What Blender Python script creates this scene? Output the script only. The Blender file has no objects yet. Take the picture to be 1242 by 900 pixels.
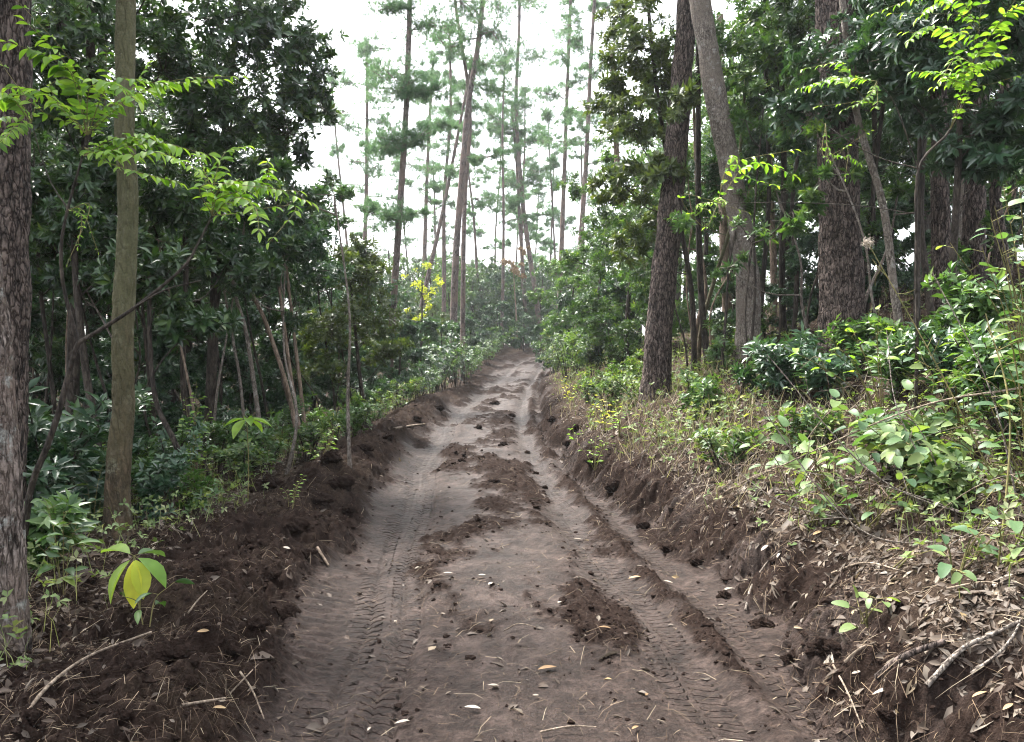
import bpy, math, random
import numpy as np

RNG = np.random.default_rng(7)
random.seed(7)
R = math.radians
F = 966.0            # focal length in photo pixels (1242 wide)
CAMZ = 1.6
HOR = 440.0
SC = bpy.context.scene
COL = SC.collection

# ------------------------------------------------------------------ numpy noise
def _h(ix, iy, seed):
    n = (ix.astype(np.int64) * 374761393 + iy.astype(np.int64) * 668265263 + seed * 2147483647) & 0xFFFFFFFF
    n = ((n ^ (n >> 13)) * 1274126177) & 0xFFFFFFFF
    n = ((n ^ (n >> 16)) * 2246822519) & 0xFFFFFFFF
    return ((n ^ (n >> 15)) & 0xFFFFFF) / float(0xFFFFFF)

def vn(x, y, seed=0):
    ix = np.floor(x); iy = np.floor(y)
    fx = x - ix; fy = y - iy
    fx = fx * fx * fx * (fx * (fx * 6 - 15) + 10); fy = fy * fy * fy * (fy * (fy * 6 - 15) + 10)
    a = _h(ix, iy, seed); b = _h(ix + 1, iy, seed); c = _h(ix, iy + 1, seed); d = _h(ix + 1, iy + 1, seed)
    return (a + (b - a) * fx) * (1 - fy) + (c + (d - c) * fx) * fy

def fbm(x, y, octv=4, seed=0, gain=0.5):
    s = 0; a = 1.0; t = 0
    for o in range(octv):
        s = s + a * vn(x, y, seed + o * 17); t += a
        x = x * 2.03 + 11.3; y = y * 2.03 + 5.7; a *= gain
    return s / t

def lumps(x, y, cell, seed, keep=1.0):
    """domes of random size scattered one per cell; height in metres"""
    wx = x + (fbm(x / cell * 1.7, y / cell * 1.7, 2, seed + 5) - .5) * cell * .9
    wy = y + (fbm(x / cell * 1.7, y / cell * 1.7, 2, seed + 9) - .5) * cell * .9
    gx = np.floor(wx / cell); gy = np.floor(wy / cell)
    out = np.zeros_like(x)
    for dx in (-1, 0, 1):
        for dy in (-1, 0, 1):
            cx = gx + dx; cy = gy + dy
            px = (cx + _h(cx, cy, seed + 1)) * cell; py = (cy + _h(cx, cy, seed + 2)) * cell
            r = cell * (.28 + .5 * _h(cx, cy, seed + 3) ** 2)
            k = (_h(cx, cy, seed + 4) < keep)
            d2 = ((wx - px) ** 2 + (wy - py) ** 2) / (r * r)
            out = np.maximum(out, np.where(k, r * .62 * np.sqrt(np.maximum(0, 1 - d2)), 0))
    return out

def ss(a, b, x):
    t = np.clip((x - a) / (b - a), 0, 1)
    return t * t * (3 - 2 * t)

def bump(x, c, w):
    return np.exp(-((x - c) / w) ** 2)

# ------------------------------------------------------------------ terrain
_YC = np.array([-5, 0, 3.35, 5, 7.7, 11, 15, 20, 30, 43, 50, 56, 62, 75, 400.])
_XC = np.array([.35, .28, .2, .12, -.1, -.32, -.5, -.5, -.2, .5, 1.3, 3.0, 7, 18, 300.])
_ZC = np.array([0, 0, 0, 0, 0, .02, .06, .15, .36, .8, 1.55, 2.2, 2.6, 2.9, 4.])
_YS = np.linspace(-5, 400, 4000)
def _smooth(v):
    a = np.interp(_YS, _YC, v); k = np.ones(31) / 31
    p = np.pad(a, 15, mode='edge')
    return np.convolve(p, k, 'valid')
_XS, _ZS = _smooth(_XC), _smooth(_ZC)
def xc(y): return np.interp(y, _YS, _XS)
def z0(y): return np.interp(y, _YS, _ZS)

def edges(x, y):
    s = x - xc(y)
    wide = .7 * ss(36, 50, y)
    hl = 1.38 + wide + .2 * (fbm(y * .55, y * 0 + 3, 3, 21) - .5) * 2
    hr = 1.42 + wide + .34 * (fbm(y * .75, y * 0 + 8, 3, 31) - .5) * 2 - .12 * ss(6, 12, y)
    hr = hr + .1 * (vn(x * 4, y * 4, 77) - .5) + .2 * (vn(y * 2.3, y * 0 + 1, 78) - .5) + .14 * (vn(x * 3 + y * 6, y * 7, 79) - .5)
    return s, hl, hr

def macro(x, y):
    s, hl, hr = edges(x, y)
    z = z0(y)
    far = ss(28, 50, y)
    # left: churned berm, then forest floor
    dl = np.maximum(0, -s - hl + .25)
    bm = (.16 + .15 * ss(7, 12, y) * (1 - ss(22, 34, y))) * (1 - .5 * far)
    zl = bm * bump(dl, .75, .5) + .12 * ss(.2, 1.6, dl) - .16 * ss(14, 22, y) * ss(1.2, 3, dl) * (1 - far) + .02 * np.maximum(0, dl - 3)
    # right: cut bank, then the slope up into the wood
    dr = np.maximum(0, s - hr)
    hb = (.2 + .08 * ss(7, 11, y)) * (1 - .45 * far) * (.8 + .4 * vn(y * .9, y * 0, 55))
    zr = hb * ss(0, .24, dr) + (.47 * np.minimum(dr, 2.6) + .33 * np.clip(dr - 2.6, 0, 5) + .12 * np.maximum(0, dr - 7.6)) * (1 - .35 * far) * ss(.1, .5, dr)
    big = (fbm(x * .35, y * .35, 3, 3) - .5) * .3 * ss(.4, 2.2, np.maximum(dl, dr))
    return z + zl + zr + big

def masks(x, y):
    s, hl, hr = edges(x, y)
    dl = -s - hl; dr = s - hr
    track = ss(.12, -.1, dl) * ss(.08, -.06, dr)
    berm = ss(-.12, .15, dl) * (1 - ss(1.4 - .75 * ss(5, 9, y), 2.4 - 1.15 * ss(5, 9, y), dl + (fbm(x * .8, y * .8, 3, 61) - .5) * 1.4))
    bank = ss(-.05, .03, dr) * (1 - ss(.28, .5, dr + (vn(x * 3, y * 3, 62) - .5) * .25))
    n = fbm(x * 1.1 + 4, y * .6, 4, 41)
    n2 = fbm(x * 3.1, y * 1.8, 4, 43)
    wob = .12 * (fbm(y * .8, y * 0 + 2, 2, 91) - .5)
    rutL = bump(s, -.93 + wob, .24); rutR = bump(s, .70 + wob + .08 * ss(3, 8, 8 - y), .17); rutB = bump(s, 1.19 + wob, .11)
    ridge = bump(s, .97 + wob, .07) + .35 * bump(s, -.62 + wob, .09) + .25 * bump(s, .42, .12)
    n3 = fbm(x * 8, y * 6, 3, 47)
    loose = ss(.455, .70, n + .34 * (n2 - .5) + .34 * (n3 - .5) + .10 * ridge - .24 * rutL - .28 * rutR - .2 * rutB + .06 * ss(5.5, 9, y) - .05 * bump(s, -.1, .35) * ss(8, 5, y))
    loose = np.clip(np.maximum(loose, .55 * ridge * ss(.35, .55, n2 + .1)), 0, 1) * track
    return s, hl, hr, dl, dr, track, berm, bank, loose, rutL, rutR, rutB, ridge

def height(x, y, fine=True):
    s, hl, hr, dl, dr, track, berm, bank, loose, rutL, rutR, rutB, ridge = masks(x, y)
    z = macro(x, y)
    z = z + track * (-.045 * rutL - .05 * rutR - .03 * rutB + .035 * ridge + .015 * bump(s, -.1, .4))
    z = z + track * (fbm(x * 1.6, y * 1.2, 3, 71) - .5) * .07
    # mounds pushed across the track further up
    for (yy, w, a) in ((13.2, .35, .09), (16.8, .5, .13), (21, .6, .14), (26, .9, .16), (33, 1.3, .2)):
        z = z + track * a * bump(y + .4 * s, yy, w) * ss(.35, .7, fbm(x * .8, y * .5, 3, int(yy)))
    if fine:
        floor_l = ss(.9, 2.5, dl); floor_r = ss(.3, .8, dr)
        big = lumps(x, y, .34, 101, .75); med = lumps(x, y, .15, 111, .85); sm = lumps(x, y, .07, 121, .9)
        ty = lumps(x, y, .034, 131, .85)
        rg = 1 - 2 * np.abs(fbm(x * 7, y * 7, 4, 146) - .5); rg2 = fbm(x * 22, y * 22, 3, 147) - .5
        z = z + berm * (.5 * big + .8 * med + 1.0 * sm + 1.0 * ty + .07 * (rg - .7) + .035 * rg2 + .2 * (fbm(x * 1.5, y * 1.5, 4, 141) - .5))
        z = z + bank * (.25 * big + .6 * med + .9 * sm + 1.0 * ty + .08 * (rg - .7) + .03 * rg2)
        z = z + loose * (.45 * big * ss(7, 14, y) + .28 * med * (1 + ss(10, 20, y)) + .65 * sm + .9 * ty + .02 * (rg - .7) + .02 * rg2)
        z = z + (floor_l * .7 + floor_r) * (.25 * med + .4 * sm + .06 * (rg - .7) + .1 * (fbm(x * 3, y * 3, 4, 151) - .5))
        z = z + track * (.03 * (fbm(x * 9, y * 7, 4, 161) - .5) + .25 * ty * ss(.62, .75, fbm(x * 2, y * 2, 2, 163)))
        # tread prints
        firm = track * (1 - loose)
        wob = .12 * (fbm(y * .8, y * 0 + 2, 2, 91) - .5)
        sl = s + .93 - wob
        pr = np.sin((y + np.abs(sl) * .55) * 2 * math.pi / .085)
        z = z + firm * .003 * np.clip(pr * 1.8, -1, 1) * ss(.27, .22, np.abs(sl)) * ss(.3, .5, fbm(x * 1.3, y * .9, 3, 171))
        z = z - firm * .016 * (bump(sl, .1, .018) + bump(sl, -.1, .018) + bump(sl, .22, .015)) 
        cl = np.clip(np.sin(y * 2 * math.pi / .115) * 2.2, -1, 1)
        z = z + track * .010 * cl * ss(-1.1, -1.2, s) * ss(3.6, 4.1, y) * ss(6.3, 5.2, y)
        sr = s - .70 - wob
        z = z + firm * .003 * np.clip(1.6 * np.sin((y - np.abs(sr) * .6) * 2 * math.pi / .075), -1, 1) * ss(.16, .12, np.abs(sr)) * ss(.42, .6, fbm(x, y * .7, 2, 181))
        z = z - firm * .008 * (bump(s, .13, .03) + bump(s, -.33, .03)) * ss(.4, .6, fbm(x * .7, y * .7, 2, 191))
    return z

def H(x, y):
    return float(height(np.array([float(x)]), np.array([float(y)]), False)[0])

def P(u, v, Y):
    return np.array([(u - 621) / F * Y, Y, CAMZ - (v - HOR) / F * Y])

def G(u, Y, dz=0.0):
    x = (u - 621) / F * Y
    return np.array([x, Y, H(x, Y) + dz])

# ------------------------------------------------------------------ mesh building
class MB:
    def __init__(s):
        s.v = []; s.q = []; s.t = []; s.r = []; s.n = 0; s.qm = []; s.tm = []
    def add(s, v, q=None, t=None, rnd=0.5, mi=0):
        v = np.asarray(v, float).reshape(-1, 3)
        if not len(v): return s
        s.v.append(v)
        if np.ndim(rnd) == 0: rnd = np.full(len(v), float(rnd))
        s.r.append(np.asarray(rnd, float))
        if q is not None and len(q): s.q.append(np.asarray(q, np.int64).reshape(-1, 4) + s.n); s.qm.append(np.full(len(s.q[-1]), mi))
        if t is not None and len(t): s.t.append(np.asarray(t, np.int64).reshape(-1, 3) + s.n); s.tm.append(np.full(len(s.t[-1]), mi))
        s.n += len(v)
        return s
    def build(s, name, mats, origin=None, smooth=True):
        me = bpy.data.meshes.new(name)
        v = np.concatenate(s.v) if s.v else np.zeros((0, 3))
        if origin is not None: v = v - np.asarray(origin)
        q = np.concatenate(s.q) if s.q else np.zeros((0, 4), np.int64)
        t = np.concatenate(s.t) if s.t else np.zeros((0, 3), np.int64)
        nv, nq, nt = len(v), len(q), len(t)
        me.vertices.add(nv); me.vertices.foreach_set('co', v.astype(np.float32).ravel())
        me.loops.add(nq * 4 + nt * 3)
        me.loops.foreach_set('vertex_index', np.concatenate([q.ravel(), t.ravel()]).astype(np.int32))
        me.polygons.add(nq + nt)
        st = np.concatenate([np.arange(nq) * 4, nq * 4 + np.arange(nt) * 3]).astype(np.int32)
        me.polygons.foreach_set('loop_start', st)
        if not isinstance(mats, (list, tuple)): mats = [mats]
        for m in mats: me.materials.append(m)
        if len(mats) > 1:
            me.polygons.foreach_set('material_index', np.concatenate(s.qm + s.tm).astype(np.int32))
        me.polygons.foreach_set('use_smooth', np.full(nq + nt, smooth))
        a = me.attributes.new('rnd', 'FLOAT', 'POINT')
        a.data.foreach_set('value', np.concatenate(s.r).astype(np.float32) if s.r else np.zeros(0, np.float32))
        me.update(calc_edges=True)
        return me

def link(name, me, parent=None, loc=None):
    o = bpy.data.objects.new(name, me); COL.objects.link(o)
    if parent is not None: o.parent = parent
    if loc is not None: o.location = [float(c) for c in loc]
    return o

def tag(o, label, cat, group=None, kind=None):
    if label: o['label'] = label
    if cat: o['category'] = cat
    if group: o['group'] = group
    if kind: o['kind'] = kind
    return o

def thing(name, loc, label, cat, group=None):
    return tag(link(name, None, None, loc), label, cat, group)

def copy_tree(o, loc, rz, sc, label=None, group=None):
    r = o.copy(); COL.objects.link(r)
    r.location = [float(c) for c in loc]; r.rotation_euler = (0, 0, rz); r.scale = (sc, sc, sc)
    if label: r['label'] = label
    if group: r['group'] = group
    for ch in list(o.children):
        c = ch.copy(); COL.objects.link(c); c.parent = r
    return r

def nrm(a):
    a = np.asarray(a, float)
    return a / np.maximum(1e-9, np.linalg.norm(a, axis=-1, keepdims=True))

def spline(pts, n):
    p = np.asarray(pts, float)
    if len(p) == 2: return p[0] + (p[1] - p[0]) * np.linspace(0, 1, n)[:, None]
    p = np.vstack([2 * p[0] - p[1], p, 2 * p[-1] - p[-2]])
    m = len(p) - 3
    t = np.linspace(0, m - 1e-6, n); i = t.astype(int); f = (t - i)[:, None]
    a, b, c, d = p[i], p[i + 1], p[i + 2], p[i + 3]
    return .5 * (2 * b + (c - a) * f + (2 * a - 5 * b + 4 * c - d) * f ** 2 + (3 * b - a - 3 * c + d) * f ** 3)

def tube(mb, pts, r0, r1, n=8, k=6, rnd=.5, mi=0, bark=0, flare=0, seed=0, power=1.0):
    p = spline(pts, n)
    t = np.linspace(0, 1, n)
    rad = r0 + (r1 - r0) * t ** power
    if flare:
        ln = np.concatenate([[0], np.cumsum(np.linalg.norm(np.diff(p, axis=0), axis=1))])
        rad = rad * (1 + flare * np.exp(-ln / .28))
    d = nrm(np.gradient(p, axis=0))
    ref = np.array([0, 1., 0]) if abs(d[:, 1]).mean() < .8 else np.array([1., 0, 0])
    a = nrm(np.cross(d, ref)); b = np.cross(d, a)
    th = np.linspace(0, 2 * math.pi, k, endpoint=False)
    rr = np.repeat(rad[:, None], k, 1)
    if bark:
        T, Z = np.meshgrid(th, np.arange(n) * (np.linalg.norm(p[-1] - p[0]) / n))
        arc = T * r0
        # ridged plates stretched along the stem; wrapped by blending at the seam
        def wrap(fn):
            w = T / (2 * math.pi)
            return fn(arc) * (1 - w) + fn(arc - 2 * math.pi * r0) * w
        br = wrap(lambda A: np.abs(fbm(A * 34, Z * 7 + seed, 3, 300 + seed) - .5) * 2)
        lo = wrap(lambda A: fbm(A * 6, Z * 2.2, 2, 320 + seed) - .5)
        plate = wrap(lambda A: fbm(A * 22, Z * 16, 3, 330 + seed) - .5)
        rr = rr + bark * (ss(.0, .28, br) - .6 + .8 * plate) + r0 * .22 * lo
    v = p[:, None, :] + rr[..., None] * (np.cos(th)[None, :, None] * a[:, None, :] + np.sin(th)[None, :, None] * b[:, None, :])
    i = np.arange(n - 1)[:, None]; j = np.arange(k)[None, :]; j2 = (j + 1) % k
    q = np.stack([i * k + j, i * k + j2, (i + 1) * k + j2, (i + 1) * k + j], -1).reshape(-1, 4)
    mb.add(v.reshape(-1, 3), q, None, rnd, mi)
    return p

# leaf templates: (verts (x along, y side, z up), quads, tris)
def leaf_tpl(segs, fold=.25, droop=.15, curl=0):
    vs = [(0, 0, 0)]; Q = []; T = []
    for (x, w) in segs:
        z = -droop * x * x
        vs += [(x, w, z + fold * abs(w) * .5), (x, 0, z), (x, -w, z + fold * abs(w) * .5)]
    n = len(segs)
    T += [(0, 2, 1), (0, 3, 2)]
    for i in range(n - 1):
        a = 1 + 3 * i; b = a + 3
        Q += [(a, a + 1, b + 1, b), (a + 1, a + 2, b + 2, b + 1)]
    e = 1 + 3 * (n - 1); vs.append((1, 0, -droop)); t = len(vs) - 1
    T += [(e, e + 1, t), (e + 1, e + 2, t)]
    return np.array(vs, float), np.array(Q, np.int64).reshape(-1, 4), np.array(T, np.int64).reshape(-1, 3)

LEAF5 = (np.array([(0, 0, 0), (.55, .5, .07), (.5, 0, -.02), (.55, -.5, .07), (1, 0, -.14)], float),
         np.array([(0, 2, 4, 1), (0, 3, 4, 2)]), np.zeros((0, 3), np.int64))
LANCE = leaf_tpl([(.2, .26), (.5, .5), (.8, .32)], .5, .22)
LANCEHI = leaf_tpl([(.06, .1), (.2, .3), (.4, .46), (.6, .5), (.78, .38), (.92, .16)], .5, .3)
FLAT = leaf_tpl([(.06, .1), (.2, .3), (.4, .46), (.6, .5), (.78, .38), (.92, .16)], .25, .08)
def _heart(n=12):
    sg = []
    for i in range(1, n):
        x = i / n
        w = .62 * (x + .02) ** .33 * (1 - x) ** .55
        w *= 1.03 if i % 2 else .93
        sg.append((x, w))
    return leaf_tpl(sg, .35, .3)
HEART = _heart()
NEEDLE = (np.array([(0, .5, 0), (0, -.5, 0), (1, 0, 0)], float), np.zeros((0, 4), np.int64), np.array([(0, 1, 2)]))
BLADE = (np.array([(0, .5, 0), (0, -.5, 0), (.55, .4, .06), (.55, -.4, .06), (1, 0, -.12)], float), np.array([(0, 1, 3, 2)]), np.array([(2, 3, 4)]))

def leaves(mb, base, axis, normal, L, W, tpl, rnd, mi=0):
    base = np.asarray(base, float); N = len(base)
    if N == 0: return
    a = nrm(axis); b = nrm(np.cross(normal, a)); n = np.cross(a, b)
    L = np.broadcast_to(np.asarray(L, float), (N,)); W = np.broadcast_to(np.asarray(W, float), (N,))
    tv, tq, tt = tpl; m = len(tv)
    v = (base[:, None, :] + (L[:, None] * tv[None, :, 0])[..., None] * a[:, None, :] + (W[:, None] * tv[None, :, 1])[..., None] * b[:, None, :]
         + (L[:, None] * tv[None, :, 2])[..., None] * n[:, None, :])
    off = (np.arange(N) * m)[:, None, None]
    q = (tq[None] + off).reshape(-1, 4) if len(tq) else None
    t = (tt[None] + off).reshape(-1, 3) if len(tt) else None
    r = np.repeat(np.broadcast_to(np.asarray(rnd, float), (N,)), m)
    mb.add(v.reshape(-1, 3), q, t, r, mi)

def rv(n): return nrm(RNG.normal(size=(n, 3)))

def rosettes(mb, pos, dirs, nl, L, W, tpl=LEAF5, mi=0, spread=(.75, 1.25), rndoff=0., rspread=1., along=.0):
    """nl leaves round each tip; dirs = twig directions"""
    N = len(pos)
    if N == 0: return
    d = nrm(dirs); ref = rv(N)
    e1 = nrm(np.cross(d, ref)); e2 = np.cross(d, e1)
    ph = (np.arange(nl) * 2.39996)[None, :] + RNG.uniform(0, 6.28, (N, 1)) + RNG.normal(0, .25, (N, nl))
    an = RNG.uniform(spread[0], spread[1], (N, nl))
    ax = (np.cos(an)[..., None] * d[:, None] + np.sin(an)[..., None] * (np.cos(ph)[..., None] * e1[:, None] + np.sin(ph)[..., None] * e2[:, None]))
    ax[..., 2] -= .12
    no = d[:, None] * np.sin(an)[..., None] - np.cos(an)[..., None] * (np.cos(ph)[..., None] * e1[:, None] + np.sin(ph)[..., None] * e2[:, None])
    no = no + RNG.normal(0, .22, no.shape)
    bs = pos[:, None] - d[:, None] * (along * L * RNG.random((N, nl)))[..., None] + 0 * ax
    sz = RNG.uniform(.65, 1.15, (N, nl))
    rr = np.clip((RNG.random((N, 1)) * .6 + RNG.random((N, nl)) * .4) * rspread + rndoff, 0, 1)
    leaves(mb, bs.reshape(-1, 3), ax.reshape(-1, 3), no.reshape(-1, 3), (L * sz).ravel(), (W * sz).ravel(), tpl, rr.ravel(), mi)

# ------------------------------------------------------------------ materials
def newmat(name):
    m = bpy.data.materials.new(name); m.use_nodes = True
    nt = m.node_tree; nt.nodes.clear()
    out = nt.nodes.new('ShaderNodeOutputMaterial')
    return m, nt, out

def ramp(nt, stops, fac=None):
    r = nt.nodes.new('ShaderNodeValToRGB'); e = r.color_ramp.elements
    while len(e) > 1: e.remove(e[-1])
    e[0].position = stops[0][0]; e[0].color = (*stops[0][1], 1)
    for p, c in stops[1:]:
        k = e.new(p); k.color = (*c, 1)
    if fac is not None: nt.links.new(fac, r.inputs[0])
    return r

def attr(nt, n):
    a = nt.nodes.new('ShaderNodeAttribute'); a.attribute_name = n
    return a.outputs['Fac']

def noise(nt, scale, detail=4, vec=None, rough=.55, dist=0):
    n = nt.nodes.new('ShaderNodeTexNoise'); n.inputs['Scale'].default_value = scale; n.inputs['Detail'].default_value = detail
    n.inputs['Roughness'].default_value = rough; n.inputs['Distortion'].default_value = dist
    if vec is not None: nt.links.new(vec, n.inputs['Vector'])
    return n.outputs['Fac']

def mixc(nt, fac, a, b, mode='MIX'):
    m = nt.nodes.new('ShaderNodeMix'); m.data_type = 'RGBA'; m.blend_type = mode
    for s, v in ((m.inputs[0], fac), (m.inputs[6], a), (m.inputs[7], b)):
        if isinstance(v, (int, float)): s.default_value = v
        elif isinstance(v, tuple): s.default_value = (*v, 1)
        else: nt.links.new(v, s)
    return m.outputs[2]

def math_(nt, op, a, b=None, c=None):
    m = nt.nodes.new('ShaderNodeMath'); m.operation = op
    for i, v in enumerate((a, b, c)):
        if v is None: continue
        if isinstance(v, (int, float)): m.inputs[i].default_value = v
        else: nt.links.new(v, m.inputs[i])
    return m.outputs[0]

def leaf_mat(name, stops, trans=.3, rough=.42, spec=.45, tcol=None):
    m, nt, out = newmat(name)
    c = ramp(nt, stops, attr(nt, 'rnd')).outputs[0]
    tc = nt.nodes.new('ShaderNodeTexCoord')
    nz = noise(nt, 9, 2, tc.outputs['Object'])
    c = mixc(nt, .5, c, ramp(nt, [(.3, (.55, .55, .55)), (.7, (1.35, 1.3, 1.2))], nz).outputs[0], 'MULTIPLY')
    p = nt.nodes.new('ShaderNodeBsdfPrincipled'); nt.links.new(c, p.inputs['Base Color'])
    p.inputs['Roughness'].default_value = rough
    p.inputs['Specular IOR Level'].default_value = spec
    if trans:
        t = nt.nodes.new('ShaderNodeBsdfTranslucent')
        c2 = mixc(nt, 1.0, c, tcol or (1.5, 1.55, .55), 'MULTIPLY')
        nt.links.new(c2, t.inputs['Color'])
        x = nt.nodes.new('ShaderNodeMixShader'); x.inputs[0].default_value = trans
        nt.links.new(p.outputs[0], x.inputs[1]); nt.links.new(t.outputs[0], x.inputs[2])
        nt.links.new(x.outputs[0], out.inputs[0])
    else: nt.links.new(p.outputs[0], out.inputs[0])
    return m

def bark_mat(name, dark, light, third=None, sx=22, sz=5, bstr=.6, lichen=None, moss=None, z_moss=None):
    m, nt, out = newmat(name)
    tc = nt.nodes.new('ShaderNodeTexCoord')
    mp = nt.nodes.new('ShaderNodeMapping'); mp.inputs['Scale'].default_value = (sx, sx, sz)
    nt.links.new(tc.outputs['Object'], mp.inputs[0])
    n1 = noise(nt, 1, 6, mp.outputs[0], .65, .6)
    c = ramp(nt, [(.38, dark), (.5, tuple((d + l) / 2 for d, l in zip(dark, light))), (.62, light)], n1).outputs[0]
    vo = nt.nodes.new('ShaderNodeTexVoronoi'); vo.feature = 'DISTANCE_TO_EDGE'; vo.inputs['Scale'].default_value = 1.15
    wv = nt.nodes.new('ShaderNodeVectorMath'); wv.operation = 'MULTIPLY_ADD'; nw_ = nt.nodes.new('ShaderNodeTexNoise'); nw_.inputs['Scale'].default_value = .9; nw_.inputs['Detail'].default_value = 3
    nt.links.new(mp.outputs[0], nw_.inputs['Vector']); nt.links.new(nw_.outputs['Color'], wv.inputs[0]); wv.inputs[1].default_value = (1.6, 1.6, 1.6); nt.links.new(mp.outputs[0], wv.inputs[2])
    nt.links.new(wv.outputs[0], vo.inputs['Vector'])
    crack = ramp(nt, [(.02, (.22, .2, .19)), (.16, (1, 1, 1))], vo.outputs['Distance']).outputs[0]
    c = mixc(nt, min(1, bstr * 1.1), c, crack, 'MULTIPLY')
    n2 = noise(nt, 2.3, 4, tc.outputs['Object'])
    if third: c = mixc(nt, ramp(nt, [(.42, (0, 0, 0)), (.62, (1, 1, 1))], n2).outputs[0], c, third)
    if lichen:
        n3 = noise(nt, 7, 5, tc.outputs['Object'], .7)
        c = mixc(nt, ramp(nt, [(.56, (0, 0, 0)), (.66, (.85, .85, .85))], n3).outputs[0], c, lichen)
    if moss:
        sp = nt.nodes.new('ShaderNodeSeparateXYZ'); nt.links.new(tc.outputs['Object'], sp.inputs[0])
        zz = math_(nt, 'MULTIPLY_ADD', n2, z_moss[2], sp.outputs[2])
        mr = nt.nodes.new('ShaderNodeMapRange'); mr.inputs[1].default_value = z_moss[0]; mr.inputs[2].default_value = z_moss[1]
        mr.inputs[4].default_value = .85
        nt.links.new(zz, mr.inputs[0])
        c = mixc(nt, mr.outputs[0], c, moss)
    nf = noise(nt, 60, 3, tc.outputs['Object'])
    c = mixc(nt, .6, c, ramp(nt, [(.3, (.6, .6, .6)), (.7, (1.3, 1.3, 1.3))], nf).outputs[0], 'MULTIPLY')
    b = nt.nodes.new('ShaderNodeBump'); b.inputs['Strength'].default_value = bstr; b.inputs['Distance'].default_value = .03
    hgt = math_(nt, 'ADD', math_(nt, 'MULTIPLY_ADD', nf, .35, n1), math_(nt, 'MULTIPLY', math_(nt, 'MINIMUM', vo.outputs['Distance'], .2), 3.0)); nt.links.new(hgt, b.inputs['Height'])
    p = nt.nodes.new('ShaderNodeBsdfPrincipled'); nt.links.new(c, p.inputs['Base Color'])
    p.inputs['Roughness'].default_value = .85; p.inputs['Specular IOR Level'].default_value = .2
    nt.links.new(b.outputs[0], p.inputs['Normal']); nt.links.new(p.outputs[0], out.inputs[0])
    return m

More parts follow.
